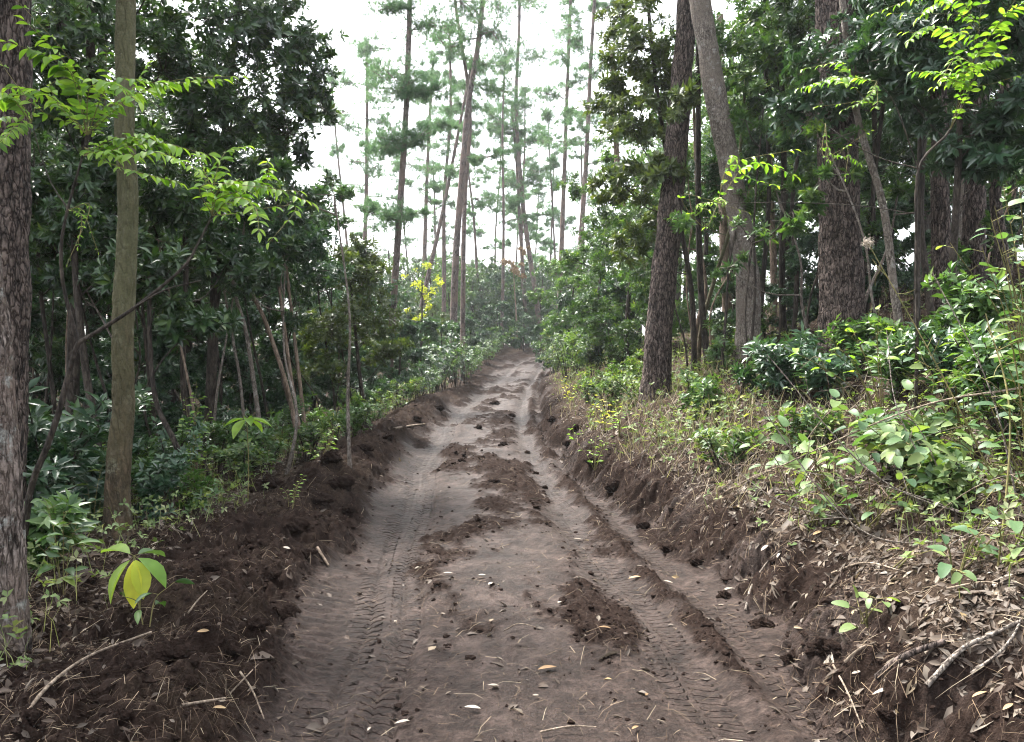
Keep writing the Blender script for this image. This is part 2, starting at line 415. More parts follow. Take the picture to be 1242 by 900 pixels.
def soil_mat(name):
    m, nt, out = newmat(name)
    tc = nt.nodes.new('ShaderNodeTexCoord'); ob = tc.outputs['Object']
    comp = attr(nt, 'firm'); lit = attr(nt, 'litter')
    n1 = noise(nt, 3, 6, ob, .62); n2 = noise(nt, 28, 5, ob, .65); n3 = noise(nt, 120, 3, ob)
    loose = ramp(nt, [(.3, (.0095, .0061, .0047)), (.55, (.0195, .0127, .0100)), (.75, (.037, .0252, .0202))], n2).outputs[0]
    firm = ramp(nt, [(.28, (.0165, .0104, .0079)), (.5, (.038, .0256, .0205)), (.72, (.072, .052, .044))], n1).outputs[0]
    n4 = noise(nt, 9, 5, ob, .7, .8)
    firm = mixc(nt, .85, firm, ramp(nt, [(.36, (.42, .38, .36)), (.5, (.95, .95, .95)), (.68, (1.35, 1.36, 1.38))], n4).outputs[0], 'MULTIPLY')
    firm = mixc(nt, .8, firm, ramp(nt, [(.35, (.5, .47, .45)), (.6, (1.15, 1.15, 1.15))], n2).outputs[0], 'MULTIPLY')
    n5 = noise(nt, 75, 4, ob, .75, .5)
    firm = mixc(nt, .9, firm, ramp(nt, [(.36, (.35, .32, .3)), (.47, (1, 1, 1)), (.66, (1.15, 1.15, 1.15)), (.74, (1.7, 1.65, 1.6))], n5).outputs[0], 'MULTIPLY')
    k = math_(nt, 'ADD', comp, math_(nt, 'MULTIPLY_ADD', math_(nt, 'ADD', n2, n4), 1.0, -1.05))
    c = mixc(nt, ramp(nt, [(.15, (0, 0, 0)), (.8, (1, 1, 1))], k).outputs[0], loose, firm)
    litc = ramp(nt, [(.32, (.014, .0095, .007)), (.5, (.04, .028, .02)), (.66, (.09, .068, .048)), (.8, (.17, .14, .105))], noise(nt, 45, 4, ob, .7, 1.2)).outputs[0]
    c = mixc(nt, math_(nt, 'MULTIPLY', lit, .8), c, litc)
    c = mixc(nt, .5, c, ramp(nt, [(.3, (.6, .6, .6)), (.7, (1.3, 1.28, 1.25))], n3).outputs[0], 'MULTIPLY')
    b = nt.nodes.new('ShaderNodeBump'); b.inputs['Strength'].default_value = .9; b.inputs['Distance'].default_value = .022
    # lug prints pressed into the firm mud of the wheel tracks
    sp = nt.nodes.new('ShaderNodeSeparateXYZ'); nt.links.new(ob, sp.inputs[0])
    tread = None
    for an, hw, per, sl_ in (('lat_left', .23, .088, .75), ('lat_right', .15, .07, .6), ('lat_bank', .10, .07, .6)):
        la = math_(nt, 'ABSOLUTE', attr(nt, an))
        side = math_(nt, 'MULTIPLY', math_(nt, 'SIGN', attr(nt, an)), .25)
        ph = math_(nt, 'ADD', math_(nt, 'ADD', math_(nt, 'DIVIDE', math_(nt, 'MULTIPLY_ADD', la, sl_, sp.outputs[1]), per), side), math_(nt, 'MULTIPLY', n4, .5))
        bar = ramp(nt, [(.08, (0, 0, 0)), (.2, (1, 1, 1)), (.5, (1, 1, 1)), (.62, (0, 0, 0))], math_(nt, 'FRACT', ph)).outputs[0]
        ms = ramp(nt, [(0, (0, 0, 0)), (.08, (0, 0, 0)), (.14, (1, 1, 1)), (.86, (1, 1, 1)), (.95, (0, 0, 0)), (1, (0, 0, 0))], math_(nt, 'DIVIDE', la, hw)).outputs[0]
        t_ = math_(nt, 'MULTIPLY', bar, ms)
        tread = t_ if tread is None else math_(nt, 'ADD', tread, t_)
    worn = ramp(nt, [(.36, (0, 0, 0)), (.5, (1, 1, 1))], noise(nt, 1.1, 4, ob)).outputs[0]
    tread = math_(nt, 'MULTIPLY', math_(nt, 'MULTIPLY', tread, comp), worn)
    hh_ = math_(nt, 'MULTIPLY_ADD', n5, .7, math_(nt, 'MULTIPLY_ADD', n3, .3, n2))
    nt.links.new(math_(nt, 'MULTIPLY_ADD', tread, 2.1, hh_), b.inputs['Height'])
    p = nt.nodes.new('ShaderNodeBsdfPrincipled'); nt.links.new(c, p.inputs['Base Color'])
    rg = ramp(nt, [(0, (.95, .95, .95)), (1, (.48, .48, .48))], comp)
    nt.links.new(rg.outputs[0], p.inputs['Roughness'])
    nt.links.new(math_(nt, 'MULTIPLY_ADD', comp, .12, .05), p.inputs['Specular IOR Level'])
    nt.links.new(b.outputs[0], p.inputs['Normal']); nt.links.new(p.outputs[0], out.inputs[0])
    return m

M = {}
M['soil'] = soil_mat('damp_soil')
M['dark_leaf'] = leaf_mat('dark_evergreen_leaf', [(0, (.009, .024, .009)), (.4, (.019, .048, .016)), (.75, (.042, .09, .026)), (1, (.1, .15, .036))], .22, .33, .5)
M['mid_leaf'] = leaf_mat('mid_evergreen_leaf', [(0, (.024, .06, .018)), (.5, (.054, .118, .033)), (.85, (.1, .17, .045)), (1, (.17, .23, .055))], .3, .36, .45)
M['blue_leaf'] = leaf_mat('bluish_evergreen_leaf', [(0, (.013, .036, .018)), (.5, (.028, .07, .035)), (1, (.066, .125, .055))], .24, .32, .55)
M['olive_leaf'] = leaf_mat('olive_leaf', [(0, (.026, .045, .014)), (.5, (.052, .082, .022)), (1, (.1, .125, .032))], .3, .34, .5)
M['fresh_leaf'] = leaf_mat('fresh_green_leaf', [(0, (.07, .15, .03)), (.5, (.13, .24, .04)), (1, (.24, .34, .07))], .42, .45, .4)
M['lime_leaf'] = leaf_mat('lime_green_leaf', [(0, (.07, .16, .02)), (.5, (.15, .28, .04)), (1, (.25, .38, .065))], .48, .45, .4, (1.3, 1.4, .5))
M['weed_leaf'] = leaf_mat('weed_leaf', [(0, (.03, .07, .024)), (.5, (.07, .125, .042)), (.85, (.14, .19, .065)), (1, (.26, .25, .09))], .35, .5, .35)
M['nettle_leaf'] = leaf_mat('broad_bank_leaf', [(0, (.04, .09, .04)), (.5, (.085, .15, .06)), (1, (.17, .225, .075))], .38, .5, .35)
M['yellow_leaf'] = leaf_mat('yellowing_leaf', [(0, (.3, .36, .03)), (.5, (.48, .5, .05)), (1, (.6, .55, .07))], .4, .5, .35, (1.2, 1.2, .5))
M['yellow_green'] = leaf_mat('yellow_green_leaf', [(0, (.2, .26, .035)), (.5, (.34, .38, .05)), (1, (.48, .46, .07))], .4, .5, .3, (1.2, 1.3, .5))
M['pale_weed'] = leaf_mat('pale_bank_weed', [(0, (.05, .085, .03)), (.4, (.10, .15, .055)), (.75, (.16, .2, .085)), (1, (.26, .25, .17))], .3, .6, .25)
M['needle'] = leaf_mat('pine_needle', [(0, (.04, .085, .045)), (.5, (.075, .14, .075)), (1, (.14, .21, .11))], .45, .5, .3, (1.2, 1.4, .9))
M['dead_leaf'] = leaf_mat('dead_leaf', [(0, (.05, .034, .024)), (.35, (.07, .053, .04)), (.6, (.105, .087, .072)), (.82, (.165, .138, .108)), (.94, (.25, .18, .09)), (1, (.32, .29, .25))], .1, .65, .25, (1, 1, 1))
M['pale_leaf'] = leaf_mat('bleached_dead_leaf', [(0, (.24, .2, .16)), (1, (.42, .38, .32))], .1, .6, .3, (1, 1, 1))
M['tan_leaf'] = leaf_mat('tan_dead_leaf', [(0, (.18, .11, .055)), (1, (.33, .23, .12))], .1, .6, .3, (1, 1, 1))
M['straw'] = leaf_mat('dry_straw', [(0, (.035, .022, .015)), (.5, (.09, .06, .038)), (.85, (.2, .15, .1)), (1, (.34, .29, .21))], .05, .7, .2, (1, 1, 1))
M['bark_grey'] = bark_mat('fissured_grey_bark', (.05, .038, .031), (.28, .23, .2), (.18, .135, .11), 26, 6, .9, (.3, .3, .27))
M['bark_red'] = bark_mat('reddish_brown_bark', (.034, .026, .022), (.17, .13, .11), None, 24, 7, .9)
M['bark_moss'] = bark_mat('smooth_mossy_bark', (.03, .021, .015), (.135, .09, .06), (.08, .052, .034), 11, 3.5, .7, (.19, .18, .13), (.088, .088, .045), (1.0, 3.6, 2.6))
M['bark_lean'] = bark_mat('speckled_grey_bark', (.1, .082, .068), (.3, .26, .22), (.17, .14, .115), 30, 12, .7, (.3, .28, .25))
M['bark_dark'] = bark_mat('dark_stem_bark', (.02, .016, .013), (.075, .06, .048), None, 18, 5, .5)
M['bark_pale'] = bark_mat('pale_stem_bark', (.11, .08, .058), (.27, .2, .15), None, 16, 5, .4)
M['bark_pine'] = bark_mat('pine_bark', (.07, .055, .05), (.22, .18, .165), (.16, .115, .095), 16, 5, .8)
M['stem_green'] = bark_mat('green_stem', (.1, .1, .035), (.2, .17, .07), None, 12, 4, .2)
M['stick'] = bark_mat('dead_stick_bark', (.1, .075, .055), (.3, .24, .18), None, 25, 12, .4)

# ------------------------------------------------------------------ ground sheets
def build_ground():
    A = 1.5
    g = [1.0]
    while g[-1] < 3.2: g.append(g[-1] * 1.006)
    while g[-1] < 13: g.append(g[-1] * 1.0022)
    while g[-1] < 62: g.append(g[-1] * 1.0042)
    while g[-1] < 420: g.append(g[-1] * 1.03)
    yy = np.array(g) - A
    t = np.concatenate([np.linspace(-4, -.8, 60, endpoint=False), np.linspace(-.8, .8, 1000), np.linspace(.8, 4, 61)[1:]])
    T, Y = np.meshgrid(t, yy); X = T * (Y + A)
    x, y = X.ravel(), Y.ravel()
    z = height(x, y)
    s, hl, hr, dl, dr, track, berm, bank, loose, rutL, rutR, rutB, ridge = masks(x, y)
    firm = np.clip(track * (1 - loose), 0, 1) * (.72 + .28 * np.clip(rutR + rutL + bump(s, -.05, .4), 0, 1))
    firm = np.maximum(firm, .5 * bank * ss(.5, .7, fbm(x * 1.2, y * 3, 3, 202)))
    lit = np.clip(ss(.32, .6, dr) + ss(1.1 - .5 * ss(5, 9, y), 2.3 - 1.0 * ss(5, 9, y), dl), 0, 1) * (.55 + .45 * fbm(x * 1.3, y * 1.3, 3, 203))
    lit = np.maximum(lit, .4 * berm * ss(.5, .65, fbm(x * 2.2, y * 2.2, 3, 204)))
    wob = .12 * (fbm(y * .8, y * 0 + 2, 2, 91) - .5)
    nx = len(t); ny = len(yy)
    i = np.arange(ny - 1)[:, None]; j = np.arange(nx - 1)[None, :]
    q = np.stack([i * nx + j, i * nx + j + 1, (i + 1) * nx + j + 1, (i + 1) * nx + j], -1).reshape(-1, 4)
    cls = np.full(len(x), 0)
    cls[(dl < 0.02) & (dr < 0.0)] = 1
    cls[(dl >= 0.02) & (dl < 2.0)] = 2
    cls[(dr >= 0.0) & (dr < .45)] = 3
    qc = cls[q[:, 0]]
    V = np.stack([x, y, z], 1)
    # one mesh first so the shading normals are continuous across the sheets
    for k, nm in ((0, 'ground'), (1, 'dirt_track'), (2, 'soil_mound'), (3, 'earth_bank')):
        qq = q[qc == k]
        used, inv = np.unique(qq, return_inverse=True)
        mb = MB(); mb.add(V[used], inv.reshape(-1, 4))
        me = mb.build(nm, M['soil'])
        for an, arr in (('firm', firm), ('litter', lit), ('lat_left', s + .93 - wob), ('lat_right', s - .70 - wob), ('lat_bank', s - 1.19 - wob)):
            a = me.attributes.new(an, 'FLOAT', 'POINT'); a.data.foreach_set('value', arr[used].astype(np.float32))
        o = link(nm, me)
        tag(o, {'ground': 'forest floor under the trees, covered in brown leaf litter', 'dirt_track': 'churned brown dirt track with tyre ruts leading uphill into the wood',
                'soil_mound': 'long mound of dark churned soil along the left of the track', 'earth_bank': 'raw cut earth bank along the right of the track'}[nm],
            {'ground': 'ground', 'dirt_track': 'track', 'soil_mound': 'soil', 'earth_bank': 'bank'}[nm], None, 'structure')

# ------------------------------------------------------------------ litter (uncountable)
def gnormal(x, y):
    e = .03
    hx = (height(x + e, y) - height(x - e, y)) / (2 * e); hy = (height(x, y + e) - height(x, y - e)) / (2 * e)
    return nrm(np.stack([-np.clip(hx, -1.5, 1.5), -np.clip(hy, -1.5, 1.5), np.ones_like(hx)], 1))

def scatter_pts(n, dens, ymin=2.2, ymax=40, tmax=.75):
    """points with density falling with distance, thinned by dens(x,y) in 0..1"""
    g = np.exp(RNG.uniform(math.log(ymin + 1.5), math.log(ymax + 1.5), n))
    y = g - 1.5
    x = RNG.uniform(-tmax, tmax, n) * g
    k = RNG.random(n) < dens(x, y)
    return x[k], y[k]

def build_litter():
    def zones(x, y):
        m = masks(x, y); return m
    # dead leaves
    def d1(x, y):
        s, hl, hr, dl, dr, track, berm, bank = zones(x, y)[:8]
        return np.clip(.008 * track + .03 * berm + .12 * bank + .95 * ss(.2, .55, dr) * (.35 + .65 * ss(.35, .6, fbm(x * 1.5, y * 1.5, 3, 401))) + .6 * ss(.7, 1.7, dl), 0, 1)
    x, y = scatter_pts(230000, d1)
    N = len(x); z = height(x, y); n = gnormal(x, y)
    no = nrm(n + RNG.normal(0, .33, (N, 3))); ax = np.cross(no, rv(N))
    L = np.exp(RNG.normal(math.log(.048), .42, N)); W = L * RNG.uniform(.22, .55, N)
    mb = MB()
    leaves(mb, np.stack([x, y, z + .005], 1) - nrm(ax) * L[:, None] * .5, ax, no, L, W, LANCE, np.clip(RNG.normal(.36, .24, N), 0, 1))
    tag(link('leaf_litter', mb.build('leaf_litter', M['dead_leaf'])), 'brown and grey dead leaves carpeting the right bank and forest floor', 'leaf litter', None, 'stuff')
    # straws, needles and fine roots
    def d2(x, y):
        s, hl, hr, dl, dr, track, berm, bank, loose = zones(x, y)[:9]
        return np.clip(.10 * track + .12 * loose + .34 * berm + .5 * bank + .75 * ss(.15, .4, dr) + .6 * ss(.6, 1.5, dl), 0, 1) * (.3 + .9 * ss(.4, .62, fbm(x * 2, y * 2, 3, 411)))
    x, y = scatter_pts(190000, d2, 2.2, 32)
    N = len(x); z = height(x, y); n = gnormal(x, y)
    th = RNG.uniform(0, 6.283, N)
    ax = nrm(np.cross(n, np.stack([np.cos(th), np.sin(th), np.zeros(N)], 1)) + n * RNG.normal(.02, .13, N)[:, None])
    L = np.exp(RNG.normal(math.log(.085), .6, N)); W = RNG.uniform(.0009, .0021, N) * (1 + y / 12)
    mb = MB()
    mid = np.stack([x, y, z + .008], 1)
    leaves(mb, mid - ax * L[:, None] * .5, ax, n + RNG.normal(0, .2, (N, 3)), L, W, BLADE, RNG.random(N) ** 1.2)
    tag(link('straw_litter', mb.build('straw_litter', M['straw'])), 'dry straws, needles and fine roots strewn over soil and track', 'straw litter', None, 'stuff')
    # crumbs of soil
    def d3(x, y):
        s, hl, hr, dl, dr, track, berm, bank, loose = zones(x, y)[:9]
        return np.clip(.025 * track + .6 * loose + .8 * berm + .6 * bank, 0, 1)
    x, y = scatter_pts(60000, d3, 2.2, 22)
    N = len(x); z = height(x, y)
    r = np.exp(RNG.normal(math.log(.0075), .5, N)) * (1 + y / 30)
    ico = np.array([(0, 0, 1), (.9, 0, .35), (.28, .85, .35), (-.72, .53, .35), (-.72, -.53, .35), (.28, -.85, .35), (.72, .53, -.4), (-.28, .85, -.4), (-.9, 0, -.4), (-.28, -.85, -.4), (.72, -.53, -.4)])
    tr = [(0, 1, 2), (0, 2, 3), (0, 3, 4), (0, 4, 5), (0, 5, 1), (1, 6, 2), (2, 6, 7), (2, 7, 3), (3, 7, 8), (3, 8, 4), (4, 8, 9), (4, 9, 5), (5, 9, 10), (5, 10, 1), (1, 10, 6)]
    v = ico[None] * r[:, None, None] * RNG.uniform(.6, 1.35, (N, 11, 1)) * np.stack([RNG.uniform(.7, 1.3, N), RNG.uniform(.7, 1.3, N), RNG.uniform(.5, .9, N)], 1)[:, None]
    v += np.stack([x, y, z + r * .2], 1)[:, None]
    mb = MB(); mb.add(v.reshape(-1, 3), None, (np.array(tr)[None] + (np.arange(N) * 11)[:, None, None]).reshape(-1, 3))
    tag(link('soil_crumbs', mb.build('soil_crumbs', M['soil'], None, False)), 'loose dark crumbs of soil scattered over the track and its edges', 'soil crumbs', None, 'stuff')
    # low weeds and pale dry growth along the bank top and left verge
    def d4(x, y):
        s, hl, hr, dl, dr, track, berm, bank = zones(x, y)[:8]
        pr = ss(.25, .6, dr) * (.12 * ss(3.5, 6, y) + .45 * ss(6.5, 10, y) + .3 * ss(12, 20, y)) * (1 - ss(2.4, 4.5, dr)) * ss(.38, .62, fbm(x * 1.1, y * 1.1, 3, 421))
        pl = ss(1.0, 1.8, dl) * ss(7, 12, y) * (1 - ss(2.6, 4, dl)) * .6 * ss(.4, .6, fbm(x, y, 3, 423)) 
        pl2 = .14 * ss(.9, 1.6, dl) + .10 * ss(.5, .9, dr)
        return np.clip(pr + pl + pl2, 0, 1)
    x, y = scatter_pts(110000, d4, 3, 55)
    N = len(x); z = height(x, y)
    hh = RNG.uniform(.02, .26, N) * (1 + np.minimum(y, 30) / 40)
    pos = np.stack([x, y, z + hh], 1)
    mb = MB()
    rosettes(mb, pos, nrm(rv(N) * .7 + np.array([0, 0, 1.])), 4, .052, .026, LEAF5, 0, (.7, 1.5))
    k = RNG.random(N) < .6
    leaves(mb, np.stack([x, y, z], 1)[k], (rv(N) * .35 + np.array([0, 0, 1.]))[k], rv(N)[k], hh[k] * 1.1, .004 * (1 + y[k] / 20), BLADE, RNG.uniform(.6, 1, k.sum()))
    tag(link('ground_cover', mb.build('ground_cover', M['pale_weed'])), 'low pale green weeds and dry growth along bank top and left verge', 'ground cover', None, 'stuff')
    # dry grass
    def d5(x, y):
        s, hl, hr, dl, dr, track, berm, bank = zones(x, y)[:8]
        return np.clip(ss(.2, .5, dr) * ss(5, 9, y) * (1 - ss(1.8, 3.2, dr)) * .5 + ss(.9, 1.5, dl) * ss(15, 20, y) * (1 - ss(2.4, 4, dl)), 0, 1) * ss(.35, .6, fbm(x * .9, y * .9, 3, 431))
    x, y = scatter_pts(80000, d5, 3, 50)
    N = len(x); z = height(x, y)
    mb = MB()
    leaves(mb, np.stack([x, y, z], 1), rv(N) * .6 + np.array([0, 0, .9]), rv(N), RNG.uniform(.12, .4, N), .005 * (1 + y / 22), BLADE, RNG.uniform(.3, 1, N))
    tag(link('dry_grass', mb.build('dry_grass', leaf_mat('dry_grass_blade', [(0, (.12, .13, .06)), (.5, (.22, .19, .12)), (1, (.4, .34, .26))], .25, .6, .25, (1.1, 1.1, .8)))),
        'tufts of pale dry grass on the verges beside the track', 'grass', None, 'stuff')

# ------------------------------------------------------------------ trees
DENS = 1.75; LS = 1.32
def broad(name, label, cat, trunk, r0, r1, blobs, leaf=('dark_leaf', .10, .034, 8), bark='bark_dark', group=None, sides=10, tn=26, barkamp=0, flare=.25,
          per=10, sub_r=.3, tpl=LEAF5, extra=None, seed=0, limb=.35):
    """trunk: world points from base to top; blobs: (centre, radius, sprays[, squash])"""
    base = np.asarray(trunk[0], float)
    root = thing(name, base, label, cat, group)
    tb = MB()
    p = tube(tb, trunk, r0, r1, tn, sides, .5, 0, barkamp, flare, seed, .9)
    cb = MB()
    for bl in blobs:
        c, rad, n = np.asarray(bl[0], float), bl[1], int(bl[2] * DENS)
        sq = bl[3] if len(bl) > 3 else .75
        # limb from the trunk, attached below the clump
        dz = p[:, 2] - (c[2] - rad * .9)
        dd = np.linalg.norm(p - c, axis=1) + np.maximum(0, dz) * 2.0
        a = p[max(1, int(np.argmin(dd)))]
        lr = max(.012, r1 * limb * min(1.5, rad))
        mid = (a + c) / 2 + np.array([0, 0, -.12 * np.linalg.norm(c - a)]) + RNG.normal(0, .08 * rad, 3)
        tube(tb, [a, mid, c], lr, lr * .5, 7, 5)
        ns = max(3, n // per)
        e = rv(ns) * (RNG.random((ns, 1)) ** .45) * rad * np.array([1, 1, sq]); e[:, 2] += .08 * rad
        for k in range(ns):
            ep = c + e[k]
            tube(tb, [c + e[k] * .05, c + e[k] * .55 + RNG.normal(0, .06 * rad, 3), ep], lr * .42, .004, 5, 4)
            m = max(1, int(RNG.poisson(per))); lv = RNG.uniform(.62, 1.18)
            off = rv(m) * (RNG.random((m, 1)) ** .6) * sub_r * rad * np.array([1, 1, .8])
            pos = ep + off
            d = nrm(off + e[k] * .6 / max(rad, .1) * sub_r + np.array([0, 0, .35 * sub_r * rad]) + RNG.normal(0, .05, (m, 3)))
            rosettes(cb, pos, d, leaf[3], leaf[1] * LS * lv, leaf[2] * LS * lv * RNG.uniform(.85, 1.2), tpl, 0, (.6, 1.35), 0, 1, .5)
            for q in range(min(m, 5)):
                tube(tb, [ep, pos[q]], .004, .002, 2, 3)
    link('trunk', tb.build('trunk', M[bark], base), root)
    link('crown', cb.build('crown', M[leaf[0]], base), root)
    return root

def pine(name, label, trunk, r0, r1, pads, group=None, tuft=.2, nn=26, nw=.007, cat='pine tree', dead=0):
    """pads: (t along trunk or None, centre world, radius, tufts)"""
    base = np.asarray(trunk[0], float)
    root = thing(name, base, label, cat, group)
    tb = MB(); cb = MB()
    p = tube(tb, trunk, r0, r1, 30, 10, .5, 0, 0, .2, 0, .9)
    for c, rad, n in pads:
        c = np.asarray(c, float); rad = rad * RNG.uniform(.85, 1.6)
        dd = np.linalg.norm((p - c) * np.array([1, 1, 1.3]), axis=1) + np.maximum(0, p[:, 2] - c[2] + .05) * 1.2
        a = p[max(1, int(np.argmin(dd)))]
        br = max(.012, r1 * .4)
        tube(tb, [a, (a + c) / 2 + np.array([0, 0, .06 * rad]), c], br, br * .45, 6, 5)
        ns = max(4, n // 4); nb_ = max(3, n // 8)
        e = rv(ns) * RNG.random((ns, 1)) ** .45 * rad * np.array([1, 1, .62]); e[:, 2] += .05 * rad
        e = np.vstack([e, (a - c) * RNG.uniform(.05, .75, (nb_, 1)) + rv(nb_) * RNG.random((nb_, 1)) * rad * .4 * np.array([1, 1, .5])])
        for k in range(len(e)):
            ep = c + e[k]; tube(tb, [c - (c - a) * .15, c + e[k] * .5 - np.array([0, 0, .05 * rad]), ep], br * .4, .006, 4, 4)
            m = max(2, int(RNG.poisson(7)))
            pos = ep + rv(m) * RNG.random((m, 1)) ** .5 * rad * .32 * np.array([1, 1, .55])
            d = nrm(rv(m) * .6 + nrm(e[k] + 1e-3) * .5 + np.array([0, 0, .55]))
            N = m * nn
            ax = nrm(np.repeat(d, nn, 0) * .75 + rv(N) * .9)
            tl = tuft * 1.15; bs = np.repeat(pos, nn, 0) - np.repeat(d, nn, 0) * (RNG.random((N, 1)) * tuft * .6)
            leaves(cb, bs, ax, rv(N), RNG.uniform(.6, 1.1, N) * tl, nw * 1.25, NEEDLE, np.repeat(RNG.random(m), nn) * .7 + RNG.random(N) * .3)
    for k in range(dead):
        i = RNG.integers(8, 22); a = p[i]; th = RNG.uniform(0, 6.28); l = RNG.uniform(.4, 1.3)
        tube(tb, [a, a + l * .5 * np.array([math.cos(th), math.sin(th), .15]), a + l * np.array([math.cos(th), math.sin(th), .05])], .02, .005, 4, 4)
    link('trunk', tb.build('trunk', M['bark_pine'], base), root)
    link('crown', cb.build('crown', M['needle'], base), root)
    return root

def auto_pine(Y, u_base, u_top, r0, h, crown_from=.5, nb=14, spread=1.6, seedv=0, lean_y=0):
    nb = int(nb * 1.7); crown_from -= .1; spread *= 1.2
    b = G(u_base, Y, -.1)
    top = np.array([(u_top - 621) / F * Y, Y + lean_y, b[2] + h])
    # u_top given at the frame's top edge height
    zt = CAMZ + HOR / F * Y
    f = (h) / max(1, zt - b[2])
    dirv = np.array([(u_top - u_base) / F * Y, lean_y, zt - b[2]])
    top = b + dirv * f
    mid = (b + top) / 2 + np.array([RNG.normal(0, .12), RNG.normal(0, .12), 0])
    tr = [b, b + (mid - b) * .5 + RNG.normal(0, .06, 3) * [1, 1, 0], mid, mid + (top - mid) * .5 + RNG.normal(0, .12, 3) * [1, 1, 0], top]
    pts = spline(tr, 40)
    pads = []
    for k in range(nb):
        t = crown_from + (1 - crown_from) * ((k + RNG.random()) / nb)
        a = pts[min(39, int(t * 39))]
        th = k * 2.4 + RNG.normal(0, .5)
        l = spread * (1.15 - .75 * (t - crown_from) / (1 - crown_from)) * RNG.uniform(.45, 1.1)
        c = a + l * np.array([math.cos(th), math.sin(th), RNG.uniform(.0, .35)])
        pads.append((c, RNG.uniform(.5, .85) * spread * .62, int(RNG.uniform(26, 44))))
    pads.append((top, spread * .35, 30))
    return tr, pads

def shrub(name, label, cat, base, hgt, wid, nst, leaf=('dark_leaf', .1, .034, 8), bark='bark_dark', group=None, sprays=14, tpl=LEAF5, stem_r=.012, lo=.25, lean=(0, 0)):
    base = np.asarray(base, float)
    root = thing(name, base, label, cat, group)
    tb = MB(); cb = MB()
    for k in range(nst):
        th = RNG.uniform(0, 6.283); w = wid * RNG.random() ** .5; hh = hgt * RNG.uniform(.55, 1.05)
        tip = base + np.array([math.cos(th) * w + lean[0] * hh, math.sin(th) * w + lean[1] * hh, hh])
        st = base + np.array([math.cos(th) * w * .15, math.sin(th) * w * .15, -.05])
        mid = st * .45 + tip * .55 + np.array([-math.cos(th) * w * .12, -math.sin(th) * w * .12, .1 * hh]) + RNG.normal(0, .04 * hgt, 3)
        pp = tube(tb, [st, mid, tip], stem_r, stem_r * .3, 10, 5)
        n = max(2, int(RNG.poisson(sprays)))
        t = lo + (1 - lo) * RNG.random(n) ** .7; t[0] = 1
        at = pp[np.clip((t * 9).astype(int), 0, 9)]
        off = rv(n) * RNG.random((n, 1)) * wid * .42; off[0] = 0; off[:, 2] = np.abs(off[:, 2]) * .7
        pos = at + off
        d = nrm(off + np.array([math.cos(th) * .25 * wid, math.sin(th) * .25 * wid, .5 * wid]) + RNG.normal(0, .1 * wid, (n, 3)))
        rosettes(cb, pos, d, leaf[3], leaf[1] * 1.15, leaf[2] * 1.15, tpl, 0, (.6, 1.35), 0, 1, .7)
        for q in range(n):
            if RNG.random() < .6: tube(tb, [at[q], pos[q]], stem_r * .35, .002, 2, 4)
    link('stem', tb.build('stem', M[bark], base), root)
    link('foliage', cb.build('foliage', M[leaf[0]], base), root)
    return root

def frond_into(lb, sb, path, npair, L, W, droop=.35, tpl=LANCE, rnd=(0, 1), r=.004):
    p = spline(path, 24)
    tube(sb, path, r, r * .4, 14, 5, .5, 1)
    t = np.linspace(.16, .97, npair)
    i = np.clip((t * 23).astype(int), 0, 22)
    pos = p[i]; d = nrm(p[i + 1] - p[i])
    side = nrm(np.cross(d, np.array([0, 0, 1.])))
    up = np.cross(side, d)
    for sg in (-1, 1):
        ax = side * sg * 1.0 + d * .55 + np.array([0, 0, -droop]) + RNG.normal(0, .24, pos.shape)
        no = up + RNG.normal(0, .25, pos.shape)
        sz = (.55 + .55 * np.sin(np.clip(t * 1.05, 0, 1) * math.pi * .82 + .25)) * RNG.uniform(.85, 1.12, npair)
        leaves(lb, pos, ax, no, L * sz, W * sz, tpl, RNG.uniform(rnd[0], rnd[1], npair))
    leaves(lb, p[-1:], d[-1:] + np.array([[0, 0, -.3]]), up[-1:], [L * .8], [W * .8], tpl, [rnd[1]])

def stem_plant(name, label, cat, base, stems, leaf, L, W, gap, tpl=LANCE, group=None, stem_mat='stem_green', r=.005, start=.2, droop=.2, pair=False, rnd=(0, 1), pet=.3):
    """stems: lists of world points; leaves alternate along each"""
    base = np.asarray(base, float)
    root = thing(name, base, label, cat, group)
    sb = MB(); lb = MB()
    for pts in stems:
        p = spline(pts, 40); ln = np.linalg.norm(np.diff(p, axis=0), axis=1).sum()
        tube(sb, pts, r, r * .35, 16, 5)
        n = max(2, int(ln * (1 - start) / gap))
        t = np.linspace(start, 1, n); i = np.clip((t * 39).astype(int), 0, 38)
        d = nrm(p[i + 1] - p[i]); ph = np.arange(n) * (math.pi if not pair else 2.4) + RNG.uniform(0, 6, 1) + RNG.normal(0, .5, n)
        ref = nrm(np.cross(d, np.array([0.2, 1., .1]))); e2 = np.cross(d, ref)
        out = np.cos(ph)[:, None] * ref + np.sin(ph)[:, None] * e2
        out[:, 2] = np.abs(out[:, 2]) * .3
        for sg in ((1, -1) if pair else (1,)):
            ax = nrm(out * sg + d * .5 + np.array([0, 0, -droop]) + RNG.normal(0, .15, out.shape))
            pe = pet * L
            bs = p[i] + nrm(out * sg + d * .4) * pe
            for q in range(n): tube(sb, [p[i][q], bs[q]], .0022, .0016, 2, 3)
            no = np.array([0, -.25, 1.]) + RNG.normal(0, .35, out.shape) + out * sg * .3
            sz = RNG.uniform(.6, 1.1, n) * (1 - .35 * t)
            leaves(lb, bs, ax, no, L * sz, W * sz, tpl, RNG.uniform(rnd[0], rnd[1], n))
    link('stem', sb.build('stem', M[stem_mat], base), root)
    link('foliage', lb.build('foliage', M[leaf], base), root)
    return root

# ================================================================== PLACE
build_ground()
build_litter()

